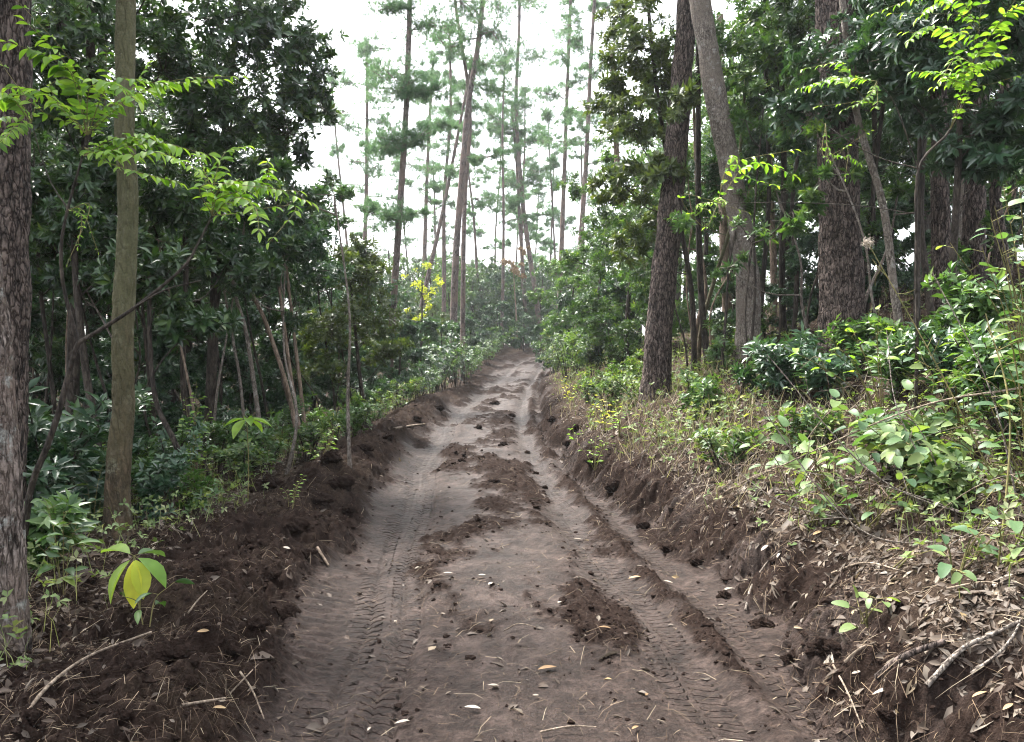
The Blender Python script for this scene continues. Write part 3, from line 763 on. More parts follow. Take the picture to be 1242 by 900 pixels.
def GR(u, v, lift=0.0):
    """where the line of sight through a photo pixel meets the ground"""
    ys = np.exp(np.linspace(math.log(2.2), math.log(60), 1500))
    xs = (u - 621) / F * ys; zs = CAMZ - (v - HOR) / F * ys
    hit = np.where(height(xs, ys) >= zs)[0]
    i = hit[0] if len(hit) else len(ys) - 1
    return np.array([xs[i], ys[i], float(height(xs[i:i + 1], ys[i:i + 1])[0]) + lift])

# ---- trunks at the left edge
def lone_tree(name, label, cat, pts, r0, r1, bark, amp, flare, sides, n, blobs, leaf, seed, group=None):
    return broad(name, label, cat, pts, r0, r1, blobs, leaf, bark, group, sides, n, amp, flare, 10, .3, LEAF5, None, seed)

b = G(-14, 4.1, -.12)
lone_tree('tree', 'thick tree with rough fissured grey lichened bark, cut off by the left edge', 'tree',
          [b, P(-24, 500, 4.15), P(-44, 250, 4.2), P(-70, -60, 4.3), P(-90, -330, 4.4)], .17, .13, 'bark_grey', .018, .12, 110, 340,
          [(P(-120, -330, 4.5), 1.2, 160), (P(60, -360, 5.5), 1.0, 140)], ('dark_leaf', .11, .036, 8), 1)
b = G(-6, 5.9, -.12)
lone_tree('tree', 'brown trunk rising just behind the fissured tree at the left edge', 'tree',
          [b, P(4, 400, 5.9), P(9, 200, 5.95), P(14, 30, 6), P(10, -300, 6.1)], .18, .13, 'bark_red', .012, .2, 80, 240,
          [(P(-40, -220, 6), 1.2, 150), (P(100, -260, 6.6), 1.0, 120)], ('dark_leaf', .11, .036, 8), 2)
b = G(143, 6.35, -.1)
lone_tree('tree', 'slender straight tree with smooth bark, mossy green above and brown below, left of the track', 'tree',
          [b, P(142, 590, 6.35), P(149, 490, 6.36), P(149, 400, 6.3), P(156, 270, 6.36), P(153, 140, 6.3), P(155, 0, 6.4), P(160, -330, 6.5)], .088, .066, 'bark_moss', .009, .5, 64, 260,
          [(P(150, -190, 6.6), .9, 140), (P(260, -230, 7), .9, 120), (P(70, -150, 7), .8, 100)], ('dark_leaf', .10, .034, 8), 3)

# ---- dark evergreen trees of the left wood
D = ('dark_leaf', .105, .036, 8)
broad('evergreen_tree', 'dark evergreen tree whose heavy crown overhangs the left of the sky gap', 'tree',
      [G(252, 11.3, -.1), P(258, 420, 11.2), P(264, 300, 11), P(275, 150, 11), P(300, -60, 11)], .085, .035,
      [(P(318, 45, 11), .95, 190), (P(372, 105, 11.3), .58, 120), (P(352, 165, 11), .62, 130), (P(285, 130, 10.6), .9, 200), (P(255, 30, 10.4), .9, 170),
       (P(225, 165, 10.4), .8, 160), (P(285, -75, 11), 1.0, 180), (P(300, 225, 11), .6, 110), (P(372, 62, 11.6), .4, 60), (P(388, 130, 11.5), .3, 40), (P(345, -20, 11.4), .5, 80)], D)
broad('evergreen_tree', 'dark evergreen tree filling the gap between the left edge trunk and the slender mossy tree', 'tree',
      [G(92, 9.2, -.1), P(88, 480, 9.2), P(95, 300, 9), P(110, 120, 9), P(115, -120, 9)], .085, .04,
      [(P(70, 120, 8.8), .8, 170), (P(75, 30, 8.3), .75, 160), (P(125, 215, 9), .8, 160), (P(55, 260, 9), .7, 140), (P(190, -40, 9), .9, 170), (P(100, 330, 9.3), .6, 110),
       (P(200, 90, 9.4), .7, 140), (P(215, 250, 9.6), .6, 110)], D)
broad('evergreen_tree', 'dim evergreen tree with layered lower crown behind the pale leaning stems', 'tree',
      [G(232, 13.6, -.1), P(225, 450, 13.5), P(250, 330, 13.3), P(285, 230, 13)], .075, .03,
      [(P(270, 285, 12.6), .95, 190), (P(335, 285, 13), .85, 170), (P(205, 320, 12.4), .85, 160), (P(378, 262, 13.6), .62, 110), (P(310, 345, 13.2), .75, 140), (P(380, 330, 14), .7, 120), (P(180, 400, 13), .8, 130)],
      ('blue_leaf', .105, .034, 8))
broad('evergreen_tree', 'small olive green tree with a rounded crown above the left verge, on thin stem', 'tree',
      [G(446, 15.2, -.1), P(438, 470, 15.2), P(430, 390, 15.2), P(424, 330, 15.3)], .05, .02,
      [(P(428, 335, 15.2), .7, 170), (P(405, 395, 15), .7, 160), (P(452, 385, 15.4), .62, 150), (P(440, 300, 15.5), .4, 80), (P(470, 430, 15.6), .5, 100), (P(390, 445, 15), .5, 90)],
      ('olive_leaf', .095, .03, 8))
# pale leaning stems (one clump of poles, each a tree of its own)
poles = [((366, 545), (348, 470), (322, 390), (303, 345), .040, 12.2, 'bark_pale', 'pale bare pole tree leaning left, thickest of the poles right of the green star seedling'),
         ((369, 538), (352, 450), (343, 380), (336, 330), .032, 12.5, 'bark_pale', 'pale pole tree with a kink halfway up, beside the thickest leaning pole'),
         ((374, 545), (362, 450), (356, 400), (347, 320), .034, 12.8, 'bark_pale', 'pale upright pole tree, rightmost of the leaning poles left of the track'),
         ((322, 560), (310, 480), (298, 400), (284, 350), .036, 11.2, 'bark_lean', 'grey pole tree leaning left behind the green star seedling'),
         ((300, 560), (292, 470), (284, 420), (272, 350), .026, 11.6, 'bark_lean', 'thin grey pole tree, leftmost of the leaning poles')]
for p0, p1, p2, p3, r, Y, bk, lb in poles:
    broad('pole_tree', lb, 'tree', [G(p0[0], Y, -.1), P(*p1, Y), P(*p2, Y), P(*p3, Y), P(p3[0] - 12, p3[1] - 90, Y)], r, r * .6,
          [(P(p3[0] - 8, p3[1] - 70, Y), .55, 90), (P(p3[0] + 26, p3[1] - 30, Y + .3), .42, 60)], ('blue_leaf', .1, .032, 8), bk, 'leaning pole trees left of the track', 8, 22)
stems = [((238, 610), (215, 545), (190, 490), (182, 420), .034, 8.2, 'leaning brown stem rising right of the slender mossy tree'),
         ((128, 560), (112, 500), (104, 450), (92, 330), .05, 8.4, 'dark crooked stem close to the left of the slender mossy tree'),
         ((88, 575), (86, 500), (88, 440), (92, 340), .075, 9.6, 'stout dark stem in the shade right of the left edge trunk'),
         ((240, 570), (226, 500), (222, 440), (226, 340), .05, 10.2, 'dark stem standing behind the lime green weed'),
         ((262, 545), (268, 470), (262, 400), (272, 300), .03, 12.8, 'thin dark stem in the deep shade left of the leaning poles'),
         ((196, 560), (186, 500), (180, 450), (172, 350), .03, 10.8, 'thin dark stem in the shade just right of the slender mossy tree'),
         ((60, 570), (66, 510), (60, 440), (48, 330), .035, 10.5, 'thin bent stem in the dark beside the left edge trunk'),
         ((408, 520), (404, 470), (396, 420), (386, 350), .024, 15.5, 'thin twisted stem left of the small olive green tree')]
for p0, p1, p2, p3, r, Y, lb in stems:
    broad('young_tree', lb, 'tree', [G(p0[0], Y, -.1), P(*p1, Y), P(*p2, Y), P(*p3, Y), P(p3[0], p3[1] - 110, Y)], r, r * .6,
          [(P(p3[0], p3[1] - 80, Y), .6, 90), (P(p3[0] + 50, p3[1] - 20, Y + .4), .5, 60)], D, 'bark_dark', 'young trees of the dark left wood', 8, 20)

for i in range(26):
    u = RNG.uniform(25, 440); Y = RNG.uniform(8.5, 17); ln = RNG.uniform(-75, 50); v1 = RNG.uniform(230, 400)
    b = G(u, Y, -.1); v0 = HOR + (CAMZ - b[2]) * F / Y
    q = [b] + [P(u + ln * t + RNG.normal(0, 9), v0 + (v1 - v0) * t, Y + RNG.normal(0, .1)) for t in (.3, .6, 1)]
    broad('slender_tree', 'slender slanting bare stem in the dark thicket left of the track', 'tree', q, RNG.uniform(.014, .032), .009, [(q[-1], .4, 22), (q[-1] + RNG.normal(0, .4, 3), .35, 16)],
          D, ('bark_dark', 'bark_lean', 'bark_pale', 'bark_dark')[i % 4], 'slender stems of the left thicket', 7, 18)
# ---- the right-hand wood
RM = ('mid_leaf', .10, .033, 8)
b = G(795, 12, -.1)
broad('tree', 'dark leaning tree standing nearest the track on the right bank', 'tree',
      [b, P(799, 400, 12), P(812, 270, 12), P(822, 150, 12.1), P(833, 0, 12.2), P(850, -260, 12.5)], .215, .13,
      [(P(790, -140, 12), 1.1, 150), (P(880, -200, 13), 1.2, 160)], RM, 'bark_red', None, 72, 260, .013, .3, seed=4)
b = G(906, 11.6, -.1)
broad('tree', 'grey speckled tree leaning left, crossing in front of the dark leaning trunk high up', 'tree',
      [b, P(907, 350, 11.5), P(893, 250, 11.4), P(870, 130, 11.3), P(848, 0, 11.2), P(812, -260, 11)], .18, .13,
      [(P(850, -260, 11), 1.2, 160), (P(930, -160, 11), 1.0, 140)], RM, 'bark_lean', None, 72, 260, .008, .3, seed=5)
b = G(1022, 9.8, -.1)
broad('tree', 'thick straight dark tree on the right slope with rough scaly bark', 'tree',
      [b, P(1020, 330, 9.8), P(1016, 200, 9.8), P(1011, 60, 9.8), P(1006, -260, 9.9)], .265, .2,
      [(P(1010, -200, 10), 1.3, 170), (P(1100, -120, 9.6), 1.0, 150)], RM, 'bark_red', None, 90, 280, .016, .3, seed=6)
trs = [((1144, 380), (1141, 300), (1138, 200), (1136, 80), .115, 9.4, 'bark_red', 'dark trunk seen between the thick scaly tree and the right edge', 40, .008),
       ((1182, 400), (1180, 300), (1182, 200), (1184, 90), .15, 10.6, 'bark_red', 'broad brown trunk in the shade near the right edge of the picture', 40, .009),
       ((1112, 410), (1112, 300), (1114, 220), (1116, 60), .035, 8.6, 'bark_dark', 'thin straight dark stem just right of the thick scaly tree', 10, 0),
       ((1098, 430), (1085, 360), (1070, 250), (1036, 130), .05, 9.0, 'bark_lean', 'thin grey tree leaning left across the back of the thick scaly tree', 12, 0),
       ((1135, 420), (1122, 330), (1116, 250), (1124, 60), .04, 8.9, 'bark_dark', 'thin dark stem bowed left beside the straight stem right of the scaly tree', 10, 0),
       ((1218, 380), (1214, 300), (1206, 220), (1222, 40), .08, 9.8, 'bark_red', 'slim leaning brown trunk close to the right edge of the picture', 16, 0),
       ((882, 420), (881, 350), (877, 280), (874, 180), .10, 15.5, 'bark_pale', 'pale trunk glimpsed between the two leaning trees on the right', 18, .004),
       ((938, 400), (938, 330), (935, 250), (930, 120), .075, 15.8, 'bark_pale', 'pale thin trunk glimpsed left of the thick scaly tree', 14, 0),
       ((862, 470), (852, 380), (847, 280), (846, 120), .06, 13, 'bark_dark', 'dark stem standing in the gap between the two leaning trees', 12, 0),
       ((846, 450), (850, 400), (866, 340), (890, 250), .04, 13.4, 'bark_moss', 'thin mossy stem leaning right between the two leaning trees', 10, 0),
       ((838, 440), (846, 390), (856, 350), (846, 270), .035, 14, 'bark_pale', 'thin pale crooked stem close behind the dark leaning tree', 10, 0),
       ((792, 420), (776, 330), (764, 280), (750, 220), .10, 21, 'bark_pale', 'reddish pale trunk leaning left behind the dark leaning tree', 14, 0),
       ((962, 420), (966, 330), (960, 250), (975, 120), .04, 12.6, 'bark_dark', 'thin dark stem left of the thick scaly tree', 10, 0),
       ((918, 410), (926, 330), (932, 230), (928, 100), .045, 13.2, 'bark_dark', 'thin dark stem just right of the grey speckled leaning tree', 10, 0),
       ((1060, 400), (1066, 320), (1058, 240), (1072, 100), .04, 12, 'bark_dark', 'thin dark stem behind the right side of the thick scaly tree', 10, 0),
       ((1168, 400), (1160, 320), (1166, 240), (1158, 90), .045, 11.8, 'bark_lean', 'grey stem between the two brown trunks near the right edge', 10, 0)]
for p0, p1, p2, p3, r, Y, bk, lb, sd, amp in trs:
    broad('woodland_tree', lb, 'tree', [G(p0[0], Y, -.1), P(*p1, Y), P(*p2, Y), P(*p3, Y), P(p3[0] + (p3[0] - p2[0]) * .6, p3[1] - 160, Y)], r, r * .65,
          [(P(p3[0], p3[1] - 50, Y), .7, 110), (P(p3[0] + 60, p3[1] - 90, Y + .6), .7, 100), (P(p3[0] - 50, p3[1] + 10, Y + .8), .55, 80)], ('blue_leaf' if r < .06 else 'mid_leaf', .1, .033, 8),
          bk, 'trees on the right slope', sd, 40 if not amp else 130, amp, .15, seed=int(p0[0]) % 50)
# leafy masses that fill the right side
broad('evergreen_tree', 'loose leafy evergreen beside the sky gap, its sprays hanging in front of the leaning trunks', 'tree',
      [G(842, 13.2, -.1), P(838, 350, 13), P(810, 200, 12.8), P(790, 60, 12.6), P(780, -80, 12.5)], .05, .025,
      [(P(772, 60, 12.5), .7, 130), (P(765, 150, 12.6), .66, 130), (P(756, 225, 12.8), .5, 90), (P(800, 100, 12.9), .5, 80), (P(790, 270, 13.2), .45, 60), (P(790, -30, 12.4), .6, 110), (P(800, 215, 12), .4, 60), (P(770, 300, 13.4), .5, 70), (P(748, 20, 12.9), .4, 60),
       (P(740, 110, 13), .35, 50), (P(835, 130, 11.2), .35, 40)], ('olive_leaf', .11, .034, 8))
broad('evergreen_tree', 'wide crowned evergreen high between the speckled and scaly trees', 'tree',
      [G(950, 13.6, -.1), P(948, 330, 13.5), P(950, 180, 13.2), P(945, 40, 13)], .07, .03,
      [(P(935, 60, 12.6), .85, 190), (P(955, 150, 13), .7, 140), (P(910, 140, 13.6), .6, 110), (P(960, -30, 12.6), .9, 160), (P(985, 220, 13.5), .6, 90), (P(920, 240, 14.5), .6, 80)], ('mid_leaf', .105, .035, 8))
broad('evergreen_tree', 'evergreen whose dark leaf whorls crowd the top right corner', 'tree',
      [G(1150, 8.2, -.1), P(1152, 380, 8.2), P(1160, 220, 8), P(1165, 60, 7.8)], .05, .025,
      [(P(1160, 60, 7.6), .62, 130), (P(1100, 120, 8.2), .5, 90), (P(1210, 120, 7.8), .55, 110), (P(1190, 190, 8), .5, 90), (P(1085, 30, 8), .55, 110), (P(1225, 20, 7.4), .5, 90), (P(1130, -40, 7.6), .7, 120)], ('blue_leaf', .115, .034, 9))
broad('evergreen_tree', 'evergreen with fine dark foliage hanging above the thick scaly tree', 'tree',
      [G(1050, 12.4, -.1), P(1050, 330, 12.4), P(1060, 180, 12.2), P(1050, 30, 12)], .06, .028,
      [(P(1000, 20, 11), .7, 120), (P(1070, 80, 11.6), .7, 120), (P(1080, 200, 12.4), .7, 110), (P(1045, -40, 11), .8, 130), (P(1060, 290, 12.8), .6, 80)], ('dark_leaf', .105, .034, 8))

# ---- understorey trees copied through the wood (individual trees; five kinds)
protos = []
for k, (leafk, hh) in enumerate((('dark_leaf', 5.0), ('blue_leaf', 4.2), ('mid_leaf', 4.6), ('olive_leaf', 3.6), ('blue_leaf', 2.6), ('mid_leaf', 6.5), ('dark_leaf', 9.5), ('mid_leaf', 10))):
    bl = []
    nb = 10 if hh > 3 else 8
    if hh > 8: nb = 16
    for q in range(nb):
        a = q * 2.4; f = (.1 if hh < 6 else .3) + (.86 if hh < 6 else .66) * (q + .5) / nb
        rr = (.3 + .75 * math.sin(f * 2.6)) * hh * (.27 if hh < 6 else .2)
        bl.append((np.array([0, 0, 0]) + [math.cos(a) * rr, math.sin(a) * rr, hh * f], hh * (RNG.uniform(.15, .2) if hh < 6 else RNG.uniform(.1, .13)), 85))
    tr = [np.array([0, 0, -.1]), np.array([RNG.normal(0, .15), RNG.normal(0, .15), hh * .45]), np.array([RNG.normal(0, .25), RNG.normal(0, .25), hh * .95])]
    t = broad('understorey_tree', 'x', 'tree', tr, .018 * hh, .008 * hh, bl, (leafk, .105, .036, 8), 'bark_dark', 'x', 8, 16)
    protos.append([t, False])
UNDER = {
    'L': ('dark evergreen understorey tree in the shaded wood left of the track', 'understorey trees of the left wood'),
    'R': ('evergreen understorey tree among the trunks on the slope right of the track', 'understorey trees of the right slope'),
    'F': ('hazy green understorey tree in the distance beyond the track bend', 'understorey trees beyond the bend')}
def put_under(k, u, Y, sc, zone, dz=0):
    pr = protos[k]; loc = G(u, Y, dz)
    rz = RNG.uniform(0, 6.283)
    lb, gp = UNDER[zone]
    if not pr[1]:
        o = pr[0]; o.location = [float(c) for c in loc]; o.rotation_euler = (0, 0, rz); o.scale = (sc,) * 3; o['label'] = lb; o['group'] = gp; pr[1] = True
    else: copy_tree(pr[0], loc, rz, sc, lb, gp)
for k, u, Y, sc in ((0, -60, 12, 1.1), (1, 30, 13, 1.1), (0, 130, 14, 1.1), (1, 180, 17, 1.1), (0, 60, 17, 1.2), (5, -20, 20, 1.1), (0, 250, 18, 1.1), (1, 330, 18, 1.0), (5, 120, 23, 1.1), (0, 230, 24, 1.15),
                    (1, 380, 20, 1.0), (4, 300, 15.5, .9), (4, 350, 16, .8), (0, 330, 26, 1.05), (4, 420, 20, 1.0), (1, 435, 24, .9), (4, 480, 23, .9), (3, 410, 27, 1.0), (4, 505, 28, 1.0), (4, 530, 32, 1.0),
                    (1, 470, 32, .95), (3, 520, 38, .95), (4, 558, 39, 1.1), (5, 20, 28, 1.1), (5, 180, 31, 1.1), (5, 300, 34, 1.0), (5, -120, 16, 1.1), (4, 220, 13, .7), (4, 150, 11.5, .7), (1, 400, 36, 1.0)):
    put_under(k, u, Y, sc, 'L')
for k, u, Y, sc in ((6, -330, 8.5, 1), (6, -140, 9.5, .95), (6, -40, 15, 1), (6, 110, 16, 1), (6, 210, 19, .95), (6, 40, 22, 1.05), (6, 290, 22, .85), (6, 150, 27, 1), (6, -100, 20, 1), (6, 250, 32, .95), (6, 70, 34, 1.1), (6, 330, 36, .8)):  # first two trees, beyond the left edge, are added to shade the left shrubs
    put_under(k, u, Y, sc, 'L')
for k, u, Y, sc in ((2, 760, 19, .85), (4, 740, 21, .9), (2, 800, 20, 1.0), (2, 850, 18, .95), (5, 900, 19, 1.0), (2, 960, 17, 1.0), (1, 1010, 16, 1.05), (5, 1080, 17, 1.0), (2, 1150, 15, 1.1), (1, 1200, 14, 1.05),
                    (5, 1260, 16, 1.1), (1, 1330, 13, 1.1), (2, 720, 26, .85), (4, 700, 28, 1.0), (2, 760, 28, 1.0), (5, 830, 27, 1.0), (5, 920, 26, 1.1), (5, 1000, 24, 1.1), (5, 1120, 23, 1.1), (2, 690, 36, 1.0),
                    (2, 740, 38, 1.1), (5, 800, 40, 1.0), (4, 670, 44, 1.1), (2, 705, 48, 1.2), (5, 1220, 24, 1.1), (4, 880, 15, .7), (4, 1000, 12.6, .6), (4, 1080, 11.8, .6), (4, 930, 14, .6)):
    put_under(k, u, Y, sc, 'R')
for k, u, Y, sc in ((7, 890, 24, .85), (7, 1050, 22, .9), (7, 1220, 19, .95), (7, 820, 32, .85), (7, 960, 32, 1), (7, 1130, 29, 1), (7, 775, 36, .75)):
    put_under(k, u, Y, sc, 'R')
for k, u, Y, sc in ((4, 600, 58, 1.3), (1, 570, 60, 1.1), (4, 625, 64, 1.3), (1, 655, 66, 1.2), (2, 540, 56, 1.2), (3, 500, 52, 1.2), (2, 610, 75, 1.3), (1, 580, 80, 1.3), (2, 650, 82, 1.4), (1, 540, 78, 1.4), (2, 690, 70, 1.3),
                    (1, 500, 72, 1.4), (2, 460, 60, 1.4), (1, 430, 75, 1.4), (2, 730, 75, 1.4), (1, 630, 95, 1.6), (2, 590, 98, 1.6), (2, 540, 100, 1.6), (1, 680, 98, 1.6), (2, 480, 100, 1.6), (4, 635, 57, 1.0), (2, 720, 98, 1.6), (4, 575, 52, 1.1), (4, 550, 47, 1.1)):
    put_under(k, u, Y, sc, 'F')
for k, u, Y, sc in ((2, 570, 67, 1.5), (2, 600, 70, 1.45), (1, 622, 68, 1.6), (2, 640, 72, 1.5), (1, 585, 64, 1.4), (2, 545, 62, 1.4), (1, 668, 70, 1.6), (2, 525, 58, 1.4), (7, 585, 72, .75), (6, 615, 80, .8), (7, 645, 76, .75), (6, 560, 66, .7), (7, 535, 74, .8), (6, 505, 64, .75), (7, 475, 70, .85), (6, 690, 74, .8), (7, 715, 62, .75), (7, 670, 90, 1.0), (6, 600, 96, 1.0), (7, 560, 92, 1.0), (6, 440, 62, .8), (7, 410, 72, .9), (6, 520, 94, 1.05), (7, 630, 100, 1.1), (6, 655, 64, .6), (7, 740, 58, .75), (6, 575, 62, .55), (7, 608, 66, .55), (6, 480, 50, .6), (7, 545, 54, .5)):
    put_under(k, u, Y, sc, 'F')

# ---- pines
def lp(label, Y, ub, ut, r, h, cf, nb, sp, gp=None, **kw):
    tr, pads = auto_pine(Y, ub, ut, r, h, cf, nb, sp)
    return pine('pine_tree', label, tr, r, r * .45, pads, gp, **kw)
# the near pine left of the track: pads placed on its trunk
Y = 24
tr = [G(470, Y, -.1), P(475, 400, Y), P(482, 300, Y), P(491, 170, Y), P(496, 60, Y), P(500, -80, Y), P(506, -220, Y)]
pads = [(P(470, 262, Y - .3), .75, 80), (P(455, 250, Y), .4, 40), (P(500, 258, Y + .4), .45, 40), (P(475, 170, Y - .4), .7, 70), (P(462, 180, Y + .3), .5, 50), (P(510, 165, Y), .6, 60),
        (P(490, 105, Y - .3), 1.0, 120), (P(525, 110, Y), .7, 70), (P(470, 95, Y + .5), .7, 60), (P(520, 30, Y), .9, 80), (P(470, 10, Y), .9, 80), (P(545, -30, Y), .9, 80), (P(500, -90, Y), 1.2, 120), (P(440, -60, Y), .9, 70)]
pine('pine_tree', 'tall pine standing at the left verge with layered green pads of needles', tr, .125, .06, pads, None, .2, 26, .008)
# twin stems in the middle
Y = 34
tr = [G(549, Y, -.1), P(552, 330, Y), P(560, 220, Y), P(568, 130, Y), P(582, 40, Y), P(594, -100, Y), P(600, -200, Y)]
pads = [(P(600, 40, Y), 1.4, 110), (P(555, 0, Y), 1.3, 100), (P(625, -20, Y), 1.4, 110), (P(585, -90, Y), 1.8, 130), (P(540, 60, Y + 1), 1.0, 70), (P(610, 110, Y + .5), 1.0, 80), (P(600, 190, Y), .6, 40), (P(590, -170, Y), 1.6, 110)]
pine('pine_tree', 'thick dark pine in the middle of the sky gap, leaning slightly right', tr, .165, .08, pads, None, .24, 24, .011)
tr = [G(561, Y + 1.5, -.1), P(562, 330, Y + 1.5), P(564, 240, Y + 1.5), P(570, 130, Y + 1.5), P(552, 0, Y + 1.5), P(545, -120, Y + 1.5)]
pads = [(P(530, -20, Y + 1), 1.2, 90), (P(560, -100, Y + 1), 1.4, 100), (P(590, 80, Y + 2), 1.0, 70), (P(535, 150, Y + 2), .8, 50)]
pine('pine_tree', 'thinner pine close behind the thick dark pine in the sky gap', tr, .12, .06, pads, None, .24, 22, .011)
Y = 64
tr = [G(657, Y, -.1), P(650, 360, Y), P(638, 280, Y), P(630, 200, Y), P(626, 120, Y), P(630, 20, Y), P(628, -90, Y)]
pads = [(P(640, 130, Y), 2.50, 120), (P(600, 150, Y), 2.00, 100), (P(655, 70, Y), 2.25, 110), (P(615, 70, Y), 2.25, 110), (P(640, 0, Y), 2.75, 130), (P(665, 170, Y), 1.50, 70), (P(612, 240, Y), 1.38, 60), (P(650, 215, Y), 1.25, 60), (P(600, 10, Y), 2.00, 90)]
pine('pine_tree', 'dark pine leaning left where the track ends, with a dense green crown', tr, .23, .1, pads, None, .3, 22, .016)
PG = 'pale slim pines beyond the track bend'
lp('thin pine standing just left of the leaning pine at the track end', 65, 640, 612, .2, 20, .6, 8, 1.8, None, tuft=.3, nn=18, nw=.016)
lp('slim pine rising right of the leaning pine, in the gap before the right wood', 46, 676, 692, .17, 24, .62, 9, 1.7, None, tuft=.3, nn=18, nw=.015)
lp('slim pine with bare lower trunk beside the edge of the right wood', 42, 700, 722, .17, 22, .6, 9, 1.6, None, tuft=.28, nn=18, nw=.014)
lp('slim straight pine nearest the left crown, seen over the small olive tree', 50, 442, 446, .18, 20, .6, 10, 2.0, None, tuft=.3, nn=18, nw=.016)
lp('thin pine leaning strongly right behind the tall verge pine', 44, 496, 588, .15, 17, .66, 7, 1.5, None, tuft=.28, nn=18, nw=.015)
lp('pale upright pine between the tall verge pine and the thick dark pine', 58, 514, 528, .2, 21, .62, 8, 1.9, None, tuft=.32, nn=18, nw=.018)
lp('thin pine just left of the thick dark pine', 47, 538, 546, .15, 20, .66, 8, 1.5, None, tuft=.3, nn=18, nw=.015)
for i, (u, Y2) in enumerate(((585, 66), (597, 74), (608, 62), (620, 80), (632, 70), (645, 86), (664, 72), (678, 66), (530, 82), (505, 76), (430, 66), (710, 72), (555, 74))):
    lp('pale slim pine in the hazy stand beyond the track bend', Y2, u, u + RNG.normal(6, 22), RNG.uniform(.1, .17), RNG.uniform(15, 23), .5, 7, 1.7, PG, tuft=.34, nn=14, nw=.02)

# yellow-leaved trees in the middle distance
broad('yellow_tree', 'small tree with bright yellow green leaves below the pines left of the track', 'tree', [G(512, 30, -.1), P(512, 400, 30), P(512, 340, 30)], .05, .02,
      [(P(514, 362, 30), .75, 24), (P(500, 338, 30), .6, 16), (P(522, 328, 30), .6, 14), (P(505, 378, 30), .6, 14), (P(522, 350, 30), .6, 14)], ('yellow_green', .09, .045, 4), 'bark_dark', None, 8, 14)
broad('yellow_tree', 'distant tree with orange yellow autumn leaves near the track end', 'tree', [G(628, 60, -.1), P(626, 380, 60), P(622, 320, 60)], .08, .03,
      [(P(626, 330, 60), .9, 45), (P(612, 320, 60), .7, 30), (P(634, 305, 60), .6, 24)], ('tan_leaf', .16, .09, 5), 'bark_pale', None, 8, 14)

# ---- hero sapling on the left with pinnate fronds
def frond_sapling(label, base, stempaths, fronds, leaf, Lf, Wf, r):
    root = thing('frond_sapling', base, label, 'sapling')
    sb = MB()
    for pts, ra, rb in stempaths: tube(sb, pts, ra, rb, 26, 7)
    more = []
    for path, npair, sc in fronds:
        more.append((path, npair, sc))
        j = [np.asarray(q, float) + RNG.normal(0, .035 + .05 * i, 3) * [1, 1, .8] * (i > 0) for i, q in enumerate(path)]
        more.append((j, max(4, int(npair * .8)), sc * .8))
        j = [np.asarray(q, float) + RNG.normal(0, .03 + .06 * i, 3) * [1, 1, .5] * (i > 0) for i, q in enumerate(path)]
        more.append((j[:3] if len(j) > 3 else j, max(4, int(npair * .65)), sc * .85))
    for path, npair, sc in more:
        lb = MB(); frond_into(lb, lb, path, int(npair * 1.6), Lf * sc, Wf * sc, .3, LANCEHI, (.0, 1), r)
        link('frond', lb.build('frond', [M[leaf], M['stem_green']], base), root)
    link('stem', sb.build('stem', M['bark_dark'], base), root)
b = G(22, 5.1, -.05)
f1, f2 = P(107, 165, 5), P(258, 262, 5)
frond_sapling('young sapling left of the track with bright green feathery fronds lit against the dark wood', b,
    [([b, P(35, 600, 5.05), P(55, 545, 5), P(72, 496, 5), P(87, 438, 5), P(95, 416, 5)], .022, .016),
     ([P(95, 416, 5), P(78, 350, 5), P(75, 300, 5), P(83, 255, 5), P(100, 195, 5), f1], .013, .006),
     ([P(95, 416, 5), P(125, 398, 5), P(168, 370, 4.95), P(222, 325, 4.95), P(242, 293, 5), f2], .014, .006),
     ([P(165, 372, 4.95), P(200, 352, 4.85), P(245, 340, 4.8)], .006, .003), ([P(84, 255, 5), P(60, 215, 5.1), P(40, 150, 5.2)], .006, .003)],
    [([f1, P(95, 100, 4.9), P(60, 70, 4.75), P(10, 52, 4.6)], 11, 1.0), ([f1, P(110, 110, 4.8), P(135, 100, 4.6), P(170, 125, 4.35)], 10, .95),
     ([f1, P(140, 130, 5.1), P(200, 105, 5.2), P(272, 98, 5.3)], 10, .9), ([P(102, 190, 5), P(140, 170, 4.9), P(190, 172, 4.8), P(258, 190, 4.7)], 11, 1.0),
     ([P(104, 180, 5), P(150, 190, 4.8), P(190, 185, 4.6), P(240, 205, 4.45)], 9, .85), ([f2, P(270, 225, 4.9), P(310, 222, 4.8), P(378, 246, 4.7)], 11, .95),
     ([f2, P(285, 240, 4.8), P(310, 252, 4.6), P(315, 282, 4.45)], 8, .8), ([f2, P(262, 215, 5), P(275, 185, 5.1), P(300, 178, 5.2)], 8, .75),
     ([f1, P(80, 130, 5), P(45, 110, 5.1), P(12, 108, 5.2)], 9, .85), ([P(40, 150, 5.2), P(20, 120, 5.2), P(-15, 130, 5.2)], 8, .9), ([P(40, 150, 5.2), P(10, 165, 5), P(-20, 200, 4.9)], 8, .8),
     ([P(83, 255, 5), P(100, 262, 4.9), P(95, 300, 4.8)], 5, .3)],
    'lime_leaf', .098, .038, .0032)
b = G(1110, 6.6, -.05)
g1 = P(1150, 160, 6.3)
